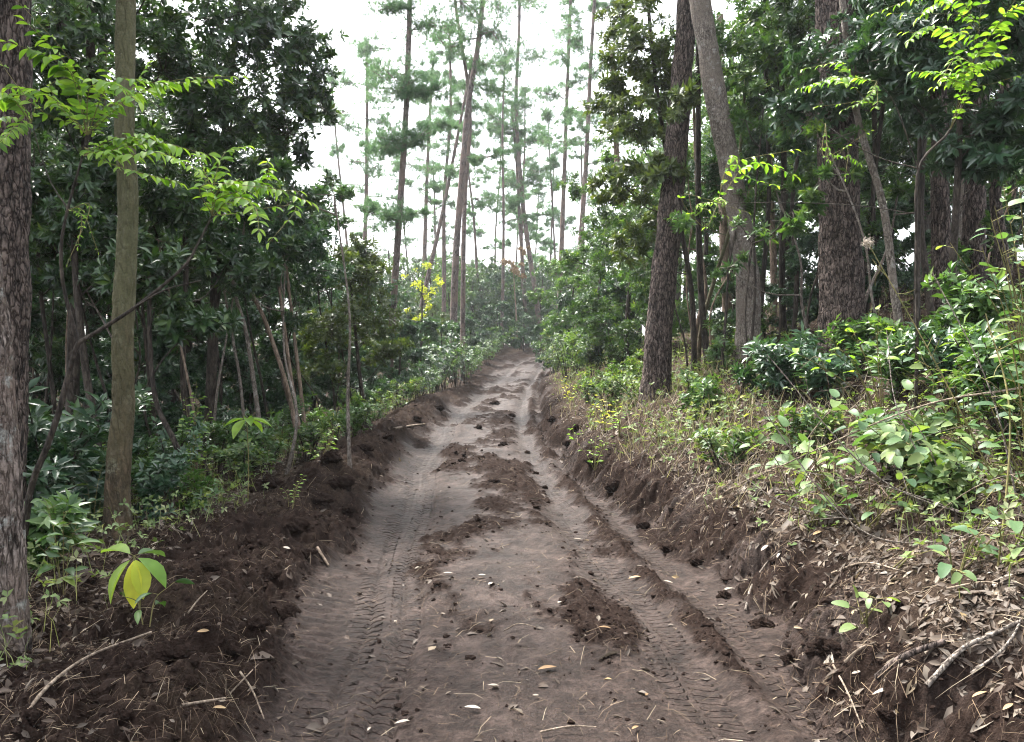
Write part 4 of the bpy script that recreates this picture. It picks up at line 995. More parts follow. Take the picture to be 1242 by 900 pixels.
frond_sapling('thin sapling on the right slope with lime green fronds near the top right corner', b,
    [([b, P(1112, 420, 6.5), P(1111, 300, 6.45), P(1113, 205, 6.4), g1, P(1172, 107, 6.2), P(1185, 40, 6.1)], .016, .006),
     ([P(1112, 205, 6.4), P(1060, 190, 6.5), P(1010, 160, 6.6), P(985, 140, 6.6)], .006, .003), ([P(1112, 205, 6.4), P(1085, 130, 6.3), P(1062, 100, 6.2)], .006, .003),
     ([P(1111, 260, 6.45), P(1040, 250, 6.2), P(950, 246, 5.9), P(870, 248, 5.7)], .005, .002)],
    [([P(1172, 107, 6.2), P(1190, 60, 6), P(1215, 25, 5.8), P(1245, 0, 5.6)], 10, 1.0), ([P(1178, 80, 6.2), P(1150, 40, 6.1), P(1120, 35, 6), P(1100, 52, 5.9)], 9, .9),
     ([P(1185, 40, 6.1), P(1165, 5, 6.1), P(1135, 5, 6), P(1110, 25, 6)], 9, .9), ([P(1172, 107, 6.2), P(1160, 90, 6), P(1190, 78, 5.9), P(1220, 72, 5.8)], 9, .85),
     ([P(1062, 100, 6.2), P(1030, 95, 6.1), P(1000, 100, 6), P(968, 108, 5.9)], 9, .85), ([P(1062, 100, 6.2), P(1050, 120, 6), P(1020, 135, 5.9)], 6, .6), ([P(1150, 160, 6.3), P(1165, 100, 6.1), P(1140, 90, 6), P(1105, 88, 5.9)], 9, .85),
     ([P(870, 248, 5.7), P(900, 205, 5.7), P(930, 200, 5.7), P(965, 215, 5.7)], 8, .8), ([P(870, 248, 5.7), P(858, 246, 5.6), P(845, 250, 5.5), P(880, 262, 5.4)], 6, .5), ([P(1000, 150, 6.6), P(1005, 185, 6.5), P(1030, 192, 6.4), P(1042, 200, 6.4)], 6, .5)],
    'lime_leaf', .085, .036, .003)

# ---- seedlings
def star_seedling(label, base, top, n, L, W, leaf, tilt, rnd, azs=None, tpl=LANCEHI):
    root = thing('seedling', base, label, 'seedling')
    sb = MB(); lb = MB()
    tube(sb, [base - [0, 0, .03], (base + top) / 2 + [.01, .01, 0], top], .007, .004, 10, 6)
    for k in range(n):
        a = azs[k] if azs else k * 6.283 / n + RNG.normal(0, .2)
        ax = np.array([math.cos(a), math.sin(a), tilt[k % len(tilt)]])
        pe = top + nrm(ax) * .03
        tube(sb, [top, pe], .002, .0015, 2, 4)
        lb = MB(); leaves(lb, [pe - nrm(ax) * .004], [ax], [[-ax[0] * ax[2] * .8, -ax[1] * ax[2] * .8 - .15, 1]], [L * RNG.uniform(.85, 1.1)], [W * RNG.uniform(.85, 1.1)], tpl, [rnd[k % len(rnd)]])
        link('leaf', lb.build('leaf', M[leaf if isinstance(leaf, str) else leaf[k % len(leaf)]], base), root)
    link('stem', sb.build('stem', M['stem_green'], base), root)
base = GR(168, 742); tp = base + np.array([-.03, 0, .30])
star_seedling('seedling with large green and yellow leaves at the foot of the slender mossy tree', base, tp, 6, .225, .1, ['fresh_leaf', 'yellow_leaf', 'lime_leaf', 'fresh_leaf', 'yellow_leaf', 'nettle_leaf'], [.22, -1.9, -.55, -1.2, -1.15, .0], [.75, .6, .4, .9, .15, .4], [2.75, -1.2, -.15, -2.5, -.75, 1.2])
stem_plant('seedling', 'seedling with drooping dark green leaves just below the yellowing seedling', 'seedling', GR(180, 760), [[GR(180, 762), GR(180, 760) + [.03, 0, .12], GR(180, 760) + [.12, -.03, .2]], [GR(172, 760), GR(172, 760) + [-.03, 0, .12], GR(172, 760) + [-.1, -.02, .16]]], 'mid_leaf', .15, .05, .05, LANCEHI, None, 'stem_green', .004, .3, .5)
Y = 8.6
base = G(300, Y); star_seedling('seedling with a star of bright green leaves among the left weeds', base, P(299, 508, Y), 7, .26, .1, 'lime_leaf', [-.1, -.45, .05, -.5], [.7, .9, .5, .8])
for (u, v, lb, lf, n, L) in ((190, 590, 'small light green weed right of the foot of the slender mossy tree', 'weed_leaf', 4, .11), (105, 590, 'broad leaved green weed left of the slender mossy tree', 'fresh_leaf', 4, .17), (262, 590, 'ferny light weed below the green star seedling', 'weed_leaf', 5, .08),
                          (330, 560, 'small light weed on the left verge below the leaning poles', 'weed_leaf', 5, .09), (225, 610, 'leafy weed at the foot of the leaning brown stem', 'weed_leaf', 5, .09), (352, 615, 'tiny green weed on the dark soil mound', 'fresh_leaf', 3, .05),
                          (60, 655, 'broad dark green weed beside the foot of the left edge tree', 'mid_leaf', 5, .17), (75, 720, 'drooping dark leaved weed in front of the left edge tree', 'mid_leaf', 5, .15), (110, 640, 'dark glossy weed between the left edge tree and the slender tree', 'blue_leaf', 5, .16)):
    bs = GR(u, v); st = []
    for k in range(n):
        a = RNG.uniform(0, 6.283); h = RNG.uniform(.18, .42) * (L / .1) ** .6
        st.append([bs + [math.cos(a) * .02, math.sin(a) * .02, -.03], bs + [math.cos(a) * h * .2, math.sin(a) * h * .2, h * .6], bs + [math.cos(a) * h * .45, math.sin(a) * h * .45, h]])
    stem_plant('weed', lb, 'weed', bs, st, lf, L, L * .38, L * .42, LANCE, 'weeds left of the track', 'stem_green', .003, .25, .35)
# lime weeds
for u, v, Y, h, n, lb, lf in ((232, 470, 9.0, .5, 5, 'lime green weed with hanging leaves left of the leaning poles', 'lime_leaf'), (398, 520, 10.6, .55, 7, 'upright bright green leafy weed beside the soil mound left of the track', 'fresh_leaf'),
                              (388, 545, 10.2, .35, 5, 'low bright green weed at the foot of the upright leafy weed', 'fresh_leaf'), (95, 585, 7.4, .5, 4, 'young shrub with broad green leaves left of the slender mossy tree', 'fresh_leaf')):
    bs = G(u, Y); tp = P(u, v, Y)
    hh = max(.25, tp[2] - bs[2]); st = []
    for k in range(n):
        a = RNG.uniform(0, 6.283); w = RNG.uniform(.05, .28)
        st.append([bs, bs + [math.cos(a) * w * .3, math.sin(a) * w * .3, hh * .5], bs + [math.cos(a) * w, math.sin(a) * w, hh * RNG.uniform(.8, 1.15)]])
    stem_plant('leafy_weed', lb, 'weed', bs, st, lf, .11, .045, .055, LANCE, None, 'stem_green', .004, .35, .4)

# ---- shrubs
SB = ('blue_leaf', .15, .046, 8)
for u, Y, h, w, n, lf, lb in ((62, 6.6, 1.3, .55, 6, SB, 'glossy dark shrub with long leaves beside the left edge tree'), (30, 6.2, .7, .4, 5, SB, 'low glossy shrub with drooping leaves behind the left edge tree'), (108, 7.4, .9, .45, 5, SB, 'glossy dark shrub between the left edge tree and the slender tree'),
                           (200, 8.6, .9, .45, 6, ('blue_leaf', .08, .032, 7), 'small leaved dark shrub right of the slender mossy tree'), (265, 10.4, .8, .45, 6, ('mid_leaf', .08, .03, 7), 'small leaved shrub below the leaning poles'), (345, 12.5, .9, .5, 6, ('mid_leaf', .08, .028, 7), 'leafy shrub at the foot of the leaning poles'),
                           (402, 13.6, .9, .5, 6, ('mid_leaf', .09, .03, 7), 'leafy shrub behind the upright green weed'), (455, 18, 1.0, .6, 7, ('blue_leaf', .09, .03, 7), 'dark shrub on the verge at the foot of the tall verge pine'), (160, 10, 1.3, .6, 6, SB, 'dark shrub in the shade behind the slender mossy tree'),
                           (505, 24, 1.5, .8, 9, ('blue_leaf', .1, .034, 7), 'rounded dark shrub right of the tall verge pine'), (540, 29, 1.6, .9, 9, ('blue_leaf', .1, .034, 7), 'rounded bluish shrub on the left verge where the track narrows'), (568, 36, 1.6, .9, 9, ('mid_leaf', .1, .036, 7), 'hazy green shrub on the far left verge'),
                           (232, 7.6, .5, .35, 5, ('mid_leaf', .07, .026, 7), 'low leafy shrub at the back of the soil mound'),
                           (20, 7.6, 1.0, .6, 7, ('mid_leaf', .15, .05, 8), 'large leaved green shrub in the gap right of the left edge tree'), (75, 8.2, .6, .5, 7, ('mid_leaf', .11, .042, 7), 'low green shrub before the stout dark stem'), (130, 8.2, .6, .5, 7, ('mid_leaf', .1, .04, 7), 'low green shrub just behind the foot of the slender mossy tree'),
                           (185, 7.4, .65, .45, 7, ('blue_leaf', .09, .034, 7), 'bluish shrub right beside the slender mossy tree'), (215, 9.4, .7, .5, 8, ('mid_leaf', .09, .036, 7), 'green shrub around the leaning brown stem'), (290, 9.8, .55, .5, 7, ('weed_leaf', .08, .034, 6), 'light green shrub at the base of the thin grey pole'),
                           (318, 10.6, .6, .5, 7, ('mid_leaf', .09, .034, 7), 'green shrub between the grey pole and the pale poles'), (372, 11.2, .6, .5, 7, ('weed_leaf', .08, .034, 6), 'light green shrub hiding the base of the pale poles'), (425, 13, .7, .5, 7, ('mid_leaf', .09, .034, 7), 'green shrub left of the stem of the olive tree'),
                           (250, 12, .9, .6, 8, ('blue_leaf', .1, .036, 7), 'dark shrub in the shade behind the lime green weed'), (450, 16.5, .8, .6, 8, ('weed_leaf', .08, .03, 6), 'pale green shrub on the verge under the olive tree'), (488, 21, .8, .6, 8, ('weed_leaf', .08, .03, 6), 'pale green shrub at the verge right of the tall verge pine'),
                           (522, 26, 1.0, .8, 8, ('mid_leaf', .1, .034, 6), 'green shrub at the left verge below the yellow tree'), (553, 30.5, 2.5, 1.0, 13, ('blue_leaf', .1, .036, 7), 'tall dark shrub hiding the feet of the thick dark pine in the gap'), (566, 33, 2.0, .9, 11, ('mid_leaf', .1, .036, 7), 'green shrub before the foot of the thinner pine in the gap'), (530, 27.5, 2.0, .9, 11, ('mid_leaf', .1, .036, 7), 'green shrub under the yellow green tree left of the track'),
                           (590, 48, 1.5, 1.2, 9, ('mid_leaf', .13, .05, 6), 'hazy shrub left of the heap where the track turns'), (575, 42, 1.4, 1.0, 9, ('blue_leaf', .12, .045, 6), 'bluish shrub far along the left verge'),
                           (55, 5.3, .55, .35, 5, ('mid_leaf', .14, .045, 7), 'drooping green shrub just right of the left edge tree')):
    shrub('shrub', lb, 'shrub', G(u, Y), h, w, n, lf, 'bark_dark', 'shrubs left of the track', 16)
for u, Y, h, w, n, lf, lb in ((960, 9.0, .75, .5, 9, ('blue_leaf', .12, .035, 8), 'dark bluish shrub at the foot of the thick scaly tree'), (925, 9.6, .6, .45, 7, ('blue_leaf', .11, .034, 8), 'dark bluish shrub at the foot of the grey speckled tree'), (1000, 8.4, .45, .4, 6, ('blue_leaf', .12, .036, 8), 'low dark shrub in front of the thick scaly tree'),
                           (1160, 6.6, .7, .45, 6, ('blue_leaf', .13, .036, 8), 'shrub with long glossy leaves on the slope near the right edge'), (1090, 7.4, .6, .4, 6, ('mid_leaf', .12, .036, 8), 'glossy shrub below the thin sapling on the right slope'), (870, 11.6, .6, .45, 6, ('mid_leaf', .08, .03, 7), 'small leafy shrub between the two leaning trees'),
                           (1215, 6.0, .8, .5, 6, ('mid_leaf', .11, .04, 8), 'leafy shrub on the slope at the right edge'), (835, 10.6, .4, .35, 5, ('weed_leaf', .07, .03, 7), 'small light shrub right of the foot of the dark leaning tree'),
                           (740, 13.5, .75, .5, 8, ('weed_leaf', .07, .03, 7), 'yellowish green shrub left of the dark leaning tree'), (712, 15.5, .7, .5, 8, ('weed_leaf', .07, .03, 7), 'pale green shrub on the bank edge beyond the leaning tree'), (765, 15, .8, .5, 8, ('weed_leaf', .08, .032, 7), 'light green shrub behind the dark leaning tree'),
                           (690, 24, 1.5, .8, 12, ('weed_leaf', .1, .04, 7), 'tall light green shrub where the right bank meets the bend'), (720, 21, 1.2, .7, 10, ('weed_leaf', .09, .036, 7), 'pale yellowish shrub on the right bank before the bend'), (700, 30, 1.6, .9, 10, ('fresh_leaf', .1, .04, 7), 'fresh green shrub overhanging the track bend'),
                           (672, 36, 1.4, .8, 10, ('weed_leaf', .1, .04, 7), 'hazy light shrub right of the track end'), (755, 19, 1.1, .7, 9, ('mid_leaf', .09, .034, 7), 'mid green shrub behind the light shrubs of the right bank'),
                           (880, 7.6, .45, .4, 7, ('weed_leaf', .08, .036, 6), 'light green shrub on the bank below the grey speckled tree'), (1040, 8.8, .6, .5, 7, ('mid_leaf', .1, .038, 7), 'green shrub in front of the foot of the scaly tree'), (1120, 8.0, .7, .5, 8, ('mid_leaf', .1, .038, 7), 'green shrub around the thin dark stems right of the scaly tree'),
                           (1190, 7.2, .75, .5, 8, ('mid_leaf', .11, .04, 7), 'green shrub below the broad brown trunk near the right edge'), (1235, 5.2, .8, .4, 7, ('mid_leaf', .1, .04, 7), 'leafy green shrub cut off by the right edge'), (1080, 5.9, .45, .45, 7, ('weed_leaf', .1, .045, 6), 'light green shrub under the toothed leaves of the right bank'),
                           (850, 10, .5, .45, 7, ('mid_leaf', .08, .032, 7), 'green shrub right of the foot of the dark leaning tree'), (980, 7.2, .4, .4, 6, ('weed_leaf', .08, .036, 6), 'light shrub before the low dark shrub of the right bank'), (900, 12.6, .9, .6, 8, ('mid_leaf', .09, .034, 7), 'green shrub behind the grey speckled tree'),
                           (775, 13, .6, .5, 7, ('weed_leaf', .08, .034, 6), 'light shrub touching the left of the dark leaning tree'), (1150, 4.9, .4, .35, 6, ('weed_leaf', .09, .042, 6), 'light shrub low on the right bank near the cut branch'), (680, 40, 1.5, 1.1, 9, ('mid_leaf', .13, .05, 6), 'hazy green shrub right of the heap at the bend'),
                           (650, 60, 1.6, 1.3, 9, ('blue_leaf', .15, .055, 6), 'bluish shrub straight behind the heap at the track end'), (625, 62, 1.8, 1.4, 9, ('blue_leaf', .15, .055, 6), 'bluish shrub just left of the leaning pine at the track end'), (604, 55, 1.8, 1.3, 10, ('mid_leaf', .15, .055, 6), 'green shrub closing the gap left of the heap at the track end'), (588, 53, 1.7, 1.2, 9, ('blue_leaf', .14, .05, 6), 'bluish shrub at the far left verge before the heap'), (638, 64, 2.6, 1.5, 11, ('mid_leaf', .16, .06, 6), 'tall hazy shrub closing the view behind the track end'),
                           (668, 58, 1.8, 1.3, 9, ('mid_leaf', .15, .055, 6), 'green shrub just right of the leaning pine at the track end')):
    shrub('shrub', lb, 'shrub', G(u, Y), h, w, n, lf, 'bark_dark', 'shrubs right of the track', 16)
# yellow flowering weed and single upright leaves in front of the leaning tree
for u, Y, h, lf, lb in ((735, 11.2, .45, 'yellow_leaf', 'weed with yellow leaves on the bank edge before the dark leaning tree'), (752, 10.4, .4, 'lime_leaf', 'lime green weed on the bank edge before the dark leaning tree'),
                        (722, 10.2, .42, 'fresh_leaf', 'weed with two upright green leaves on the bank edge'), (700, 13, .4, 'lime_leaf', 'small lime weed on the bank edge up the track'),
                        (800, 9.4, .3, 'weed_leaf', 'light green weed below the dark leaning tree'), (845, 8.6, .25, 'pale_weed', 'pale low weed on the bank below the speckled tree'), (690, 17, .5, 'yellow_leaf', 'yellowish weed beside the track before the bend')):
    bs = G(u, Y); st = []
    for k in range(6):
        a = RNG.uniform(0, 6.283); w = RNG.uniform(.05, .3)
        st.append([bs, bs + [math.cos(a) * w * .4, math.sin(a) * w * .4, h * .5], bs + [math.cos(a) * w, math.sin(a) * w, h * RNG.uniform(.8, 1.2)]])
    stem_plant('weed', lb, 'weed', bs, st, lf, .1, .04, .06, LANCE, 'weeds on the right bank', 'stem_green', .004, .3, .2)

# ---- broad-leaved bank plants on the right, with their long stems
def bank_plant(label, base, tips, leaf, L, gap, start=.3, rnd=(0, 1), r=.005, W=.8):
    st = []
    for tp in tips:
        tp = np.asarray(tp, float)
        mid = base * .5 + tp * .5 + np.array([0, 0, .14 * np.linalg.norm(tp - base)])
        st.append([base + RNG.normal(0, .02, 3) * [1, 1, 0], mid, tp])
        t2 = tp + RNG.normal(0, .16, 3) * [1, 1, .6]; st.append([base + RNG.normal(0, .03, 3) * [1, 1, 0], base * .45 + t2 * .55 + RNG.normal(0, .05, 3) + [0, 0, .12 * np.linalg.norm(t2 - base)], t2])
    return stem_plant('bank_plant', label, 'plant', base, st, leaf, L, L * W, gap, HEART, 'broad leaved plants of the right bank', 'stem_green', r, start, .35, False, rnd, .45)
bank_plant('plant with broad toothed green leaves spreading over the middle of the right bank', G(1130, 5.6), [P(1040, 520, 5.2), P(1075, 500, 5.4), P(1110, 480, 5.4), P(1160, 520, 5.2), P(1090, 560, 5.0), P(1020, 560, 5.2), P(1130, 560, 4.9)], 'nettle_leaf', .18, .07)
bank_plant('plant with large pale green leaves at the lower edge of the right bank growth', G(1010, 6.0), [P(920, 545, 5.7), P(965, 545, 5.5), P(1000, 540, 5.6), P(935, 570, 5.4), P(980, 600, 5.0)], 'nettle_leaf', .17, .09, .4, (.4, 1))
bank_plant('plant with two round toothed leaves on the bare earth edge at lower right', GR(1050, 765), [GR(1050, 765) + [-.05, -.05, .12], GR(1050, 765) + [.06, -.03, .14]], 'nettle_leaf', .12, .2, .7, (.6, 1))
bank_plant('plant with round green leaves low on the litter right of the two leaved plant', GR(1165, 700), [GR(1150, 700) + [-.1, -.1, .22], GR(1180, 690) + [.05, -.1, .26], GR(1165, 690) + [.0, -.15, .18]], 'nettle_leaf', .13, .1, .3)
bank_plant('plant with round green leaves near the right edge above the cut branch tip', GR(1225, 690), [GR(1215, 690) + [-.1, -.1, .25], GR(1230, 690) + [.05, -.1, .3]], 'nettle_leaf', .13, .1, .3)
bank_plant('plant with round leaves at the bank edge below the pale green leaves', GR(985, 640), [GR(975, 640) + [-.12, -.1, .22], GR(990, 640) + [.1, -.1, .25], GR(985, 640) + [0, -.14, .16]], 'nettle_leaf', .13, .1, .3)
bank_plant('plant with round leaves in the litter between the bank edge and the broad leaved plants', GR(1060, 640), [GR(1050, 640) + [-.12, -.1, .25], GR(1070, 640) + [.1, -.1, .3], GR(1060, 640) + [0, -.14, .2]], 'nettle_leaf', .14, .1, .3)
bank_plant('small plant with one round yellowish leaf in the litter of the right bank', GR(1095, 690), [GR(1095, 690) + [0, -.08, .1]], 'nettle_leaf', .12, .3, .9, (.85, 1))
bank_plant('plant with yellow green leaves in front of the thick scaly tree', G(1075, 6.6), [P(1000, 405, 6.2), P(1030, 395, 6.2), P(1060, 392, 6.3), P(1010, 425, 6.2)], 'lime_leaf', .13, .11, .55, (.2, .9))
bank_plant('leafy climber with light green leaves along the right edge of the picture', G(1262, 4.4), [P(1205, 250, 4.1), P(1228, 290, 4), P(1215, 350, 4), P(1235, 230, 4.2), P(1190, 300, 4.2), P(1210, 420, 3.9), P(1240, 380, 3.8), P(1200, 480, 3.9)], 'nettle_leaf', .13, .16, .3)
bank_plant('green plant hanging low at the right edge above the cut branch', G(1250, 4.7), [P(1180, 500, 4.6), P(1215, 540, 4.4), P(1235, 480, 4.3), P(1160, 560, 4.6), P(1225, 600, 4.2)], 'nettle_leaf', .11, .08)
bank_plant('leafy green plant between the thin sapling and the right edge', G(1170, 5.8), [P(1130, 430, 5.7), P(1180, 420, 5.6), P(1200, 450, 5.4), P(1150, 470, 5.4), P(1100, 450, 5.6)], 'nettle_leaf', .12, .09)
bank_plant('plant with small pale leaves in front of the dark bluish shrubs', G(960, 7.6), [P(900, 500, 7.4), P(940, 490, 7.2), P(980, 495, 7.2), P(1000, 520, 7), P(930, 530, 7)], 'weed_leaf', .1, .1)
bank_plant('clump of mixed green leaves on the bank right of the leaning tree foot', G(890, 8.2), [P(850, 540, 8), P(880, 530, 8), P(915, 545, 7.8), P(860, 575, 7.6)], 'weed_leaf', .09, .08)
# bare canes arching over the bank
canes = [((1200, 640), 4.6, (1060, 575), (930, 430), .006, 'long dark bare cane slanting across the right bank plants up to the bluish shrub'), ((1185, 735), 4.4, (1040, 640), (905, 468), .0055, 'thin bare cane crossing low over the right bank litter'),
         ((1230, 600), 4.5, (1140, 450), (1052, 295), .006, 'green stem with a pale fluffy seed head, leaning left on the right slope'), ((1060, 660), 5.2, (950, 610), (862, 545), .005, 'short brown cane lying over the pale bank growth'),
         ((1242, 640), 4.2, (1200, 470), (1130, 330), .006, 'brown cane rising left from the right edge plants'), ((1215, 620), 4.0, (1225, 500), (1195, 380), .007, 'upright greenish cane near the right edge'),
         ((1240, 470), 5.0, (1105, 497), (915, 580), .008, 'pale tan branch lying across the leaves of the right bank'), ((1150, 620), 5.0, (1090, 500), (1075, 400), .005, 'thin straight cane rising from the broad leaved plant')]
for p0, Y, p1, p2, r, lb in canes:
    a, m, t = P(*p0, Y), P(*p1, Y * 1.04), P(*p2, Y * 1.1)
    if 'tan branch' not in lb: a = G(p0[0], Y, -.03)
    root = thing('bare_cane', a, lb, 'cane', 'bare canes over the right bank')
    sb = MB(); tube(sb, [a, m, t], r, r * .5, 30, 6)
    p = spline([a, m, t], 30)
    for q in range(5):
        i = RNG.integers(8, 28); e = p[i] + RNG.normal(0, .09, 3) + [0, 0, .06]
        tube(sb, [p[i], (p[i] + e) / 2 + RNG.normal(0, .01, 3), e], r * .45, .0015, 4, 4)
    link('stem', sb.build('stem', M['stick' if 'tan' in lb else 'stem_green'] if ('tan' in lb or 'green' in lb) else M['bark_lean'], a), root)
    if 'seed head' in lb:
        hb = MB(); leaves(hb, np.repeat(t[None], 260, 0) + RNG.normal(0, .014, (260, 3)), rv(260) + [0, 0, .3], rv(260), .022, .004, NEEDLE, RNG.random(260))
        link('seed_head', hb.build('seed_head', M['pale_leaf'], a), root)

for i in range(22):
    u = RNG.uniform(830, 1235); Y = RNG.uniform(8.5, 15); ln = RNG.uniform(-60, 60); v1 = RNG.uniform(120, 330)
    b = G(u, Y, -.1); v0 = HOR + (CAMZ - b[2]) * F / Y
    q = [b] + [P(u + ln * t + RNG.normal(0, 9), v0 + (v1 - v0) * t, Y + RNG.normal(0, .1)) for t in (.3, .6, 1)]
    broad('slender_tree', 'slender bare stem among the trunks on the right slope', 'tree', q, RNG.uniform(.014, .03), .009, [(q[-1], .4, 22), (q[-1] + RNG.normal(0, .4, 3), .35, 16)],
          RM, ('bark_dark', 'bark_lean', 'bark_pale', 'bark_dark')[i % 4], 'slender stems of the right slope', 7, 18)
for i in range(34):
    u = RNG.uniform(840, 1240); Y = RNG.uniform(4.3, 8); a = G(u, Y, -.03)
    if abs(edges(a[:1], a[1:2])[0][0]) < 1.9: continue
    th = RNG.uniform(0, 6.283); L = RNG.uniform(.5, 1.4); hgt = RNG.uniform(.1, .6)
    m_ = a + np.array([math.cos(th) * L * .5, math.sin(th) * L * .4, hgt]); t_ = a + np.array([math.cos(th) * L, math.sin(th) * L * .7, hgt * RNG.uniform(.5, 1.5)])
    t_[2] = max(t_[2], H(t_[0], t_[1]) + .03)
    root = thing('dry_stem', a, 'thin dry stem tangled over the leaves and litter of the right bank', 'stem', 'dry stems tangled over the right bank')
    sb = MB(); tube(sb, [a, m_, t_], RNG.uniform(.003, .006), .0015, 16, 5); p = spline([a, m_, t_], 16)
    for q in range(4):
        k = RNG.integers(5, 15); e = p[k] + RNG.normal(0, .1, 3); tube(sb, [p[k], (p[k] + e) / 2 + RNG.normal(0, .012, 3), e], .0022, .001, 4, 4)
    link('twig', sb.build('twig', M[('stick', 'bark_lean', 'bark_pale')[i % 3]], a), root)

# ---- fallen leaves one can pick out
def fallen(label, u, v, Lpx, ang, mat, W=.38, rnd=.5, group='fallen leaves on the track', stand=0):
    p = GR(u, v, .014); L = Lpx * .8 / F * p[1]
    n = gnormal(p[:1], p[1:2])[0] * .6 + np.array([0, 0, .5]); n = n + np.array([0, -stand, 0])
    ax = np.array([math.cos(ang), math.sin(ang), .06]); ax = ax - n * (ax @ n) / (n @ n)
    mb = MB(); leaves(mb, [p - nrm(ax) * L / 2 + [0, 0, .006]], [ax], [n], [L], [L * W], FLAT, [rnd])
    tag(link('fallen_leaf', mb.build('fallen_leaf', M[mat], p), None, p), label, 'leaf', group)
FL = [(573, 865, 26, .1, 'pale_leaf', 'large white leaf lying flat on the track near the bottom middle'), (598, 838, 18, .0, 'pale_leaf', 'narrow white leaf just above the large white leaf on the track'), (487, 883, 24, .2, 'pale_leaf', 'curled pale leaf on the left rut at the bottom of the picture'),
      (664, 816, 34, .5, 'tan_leaf', 'crumpled yellow tan leaf in the middle of the track'), (785, 849, 14, 1.2, 'tan_leaf', 'small yellow leaf on the track left of the smooth right rut'), (771, 890, 18, .8, 'tan_leaf', 'yellow star shaped leaf at the bottom of the track'),
      (585, 702, 14, .5, 'pale_leaf', 'small white leaf in the middle of the track, upper of two close together'), (595, 712, 12, 1.0, 'pale_leaf', 'small white leaf in the middle of the track, lower of two close together'), (543, 699, 16, .1, 'pale_leaf', 'pale leaf on the track right of the left rut'),
      (537, 749, 8, .1, 'pale_leaf', 'tiny round white leaf on the smooth pale patch of the track'), (770, 704, 20, .2, 'tan_leaf', 'tan leaf beside the right rut below the bank'), (811, 710, 15, -.1, 'pale_leaf', 'white leaf in the groove at the foot of the right bank'),
      (734, 767, 20, .1, 'tan_leaf', 'tan leaf on the right half of the track'), (701, 657, 13, .1, 'pale_leaf', 'small pale leaf on the right rut up the track'), (679, 735, 10, .9, 'pale_leaf', 'small pale upright leaf on dark crumbs right of the track middle'), (650, 850, 11, .2, 'pale_leaf', 'small pale leaf right of the large white leaf'),
      (447, 892, 14, 1.4, 'pale_leaf', 'pale leaf at the bottom of the left rut'), (479, 758, 8, 1.3, 'pale_leaf', 'tiny pale leaf on the left rut'), (1072, 847, 34, -.45, 'pale_leaf', 'long pale leaf lying on the earth edge of the right bank at lower right'), (1040, 827, 14, 0, 'pale_leaf', 'small pale leaf left of the long pale leaf on the earth edge'),
      (1080, 733, 18, 1.5, 'tan_leaf', 'upright tan leaf in the right bank litter by the round leaved plant'), (992, 650, 18, .4, 'tan_leaf', 'orange tan leaf high on the right bank litter'), (1190, 850, 26, .1, 'tan_leaf', 'wide tan leaf below the cut branch at lower right'), (1225, 870, 22, .3, 'tan_leaf', 'tan leaf in the lower right corner'),
      (928, 672, 16, .5, 'pale_leaf', 'pale leaf among the litter above the bank edge, left one of a pair'), (945, 679, 14, .8, 'pale_leaf', 'pale leaf among the litter above the bank edge, right one of a pair'), (186, 664, 14, .1, 'pale_leaf', 'white leaf on the soil right of the slender mossy tree'), (347, 668, 12, .3, 'pale_leaf', 'white leaf on the soil mound'),
      (245, 773, 18, .4, 'tan_leaf', 'tan leaf on the soil below the yellowing seedling'), (265, 866, 22, .6, 'tan_leaf', 'tan leaf by the short stick at lower left'), (225, 710, 14, .2, 'tan_leaf', 'tan leaf right of the yellowing seedling'), (1212, 640, 20, .4, 'pale_leaf', 'grey pale leaf near the right edge of the bank')]
for u, v, l, a, mt, lb in FL: fallen(lb, u, v, l, a, mt, .36 if l > 12 else .55, RNG.random())

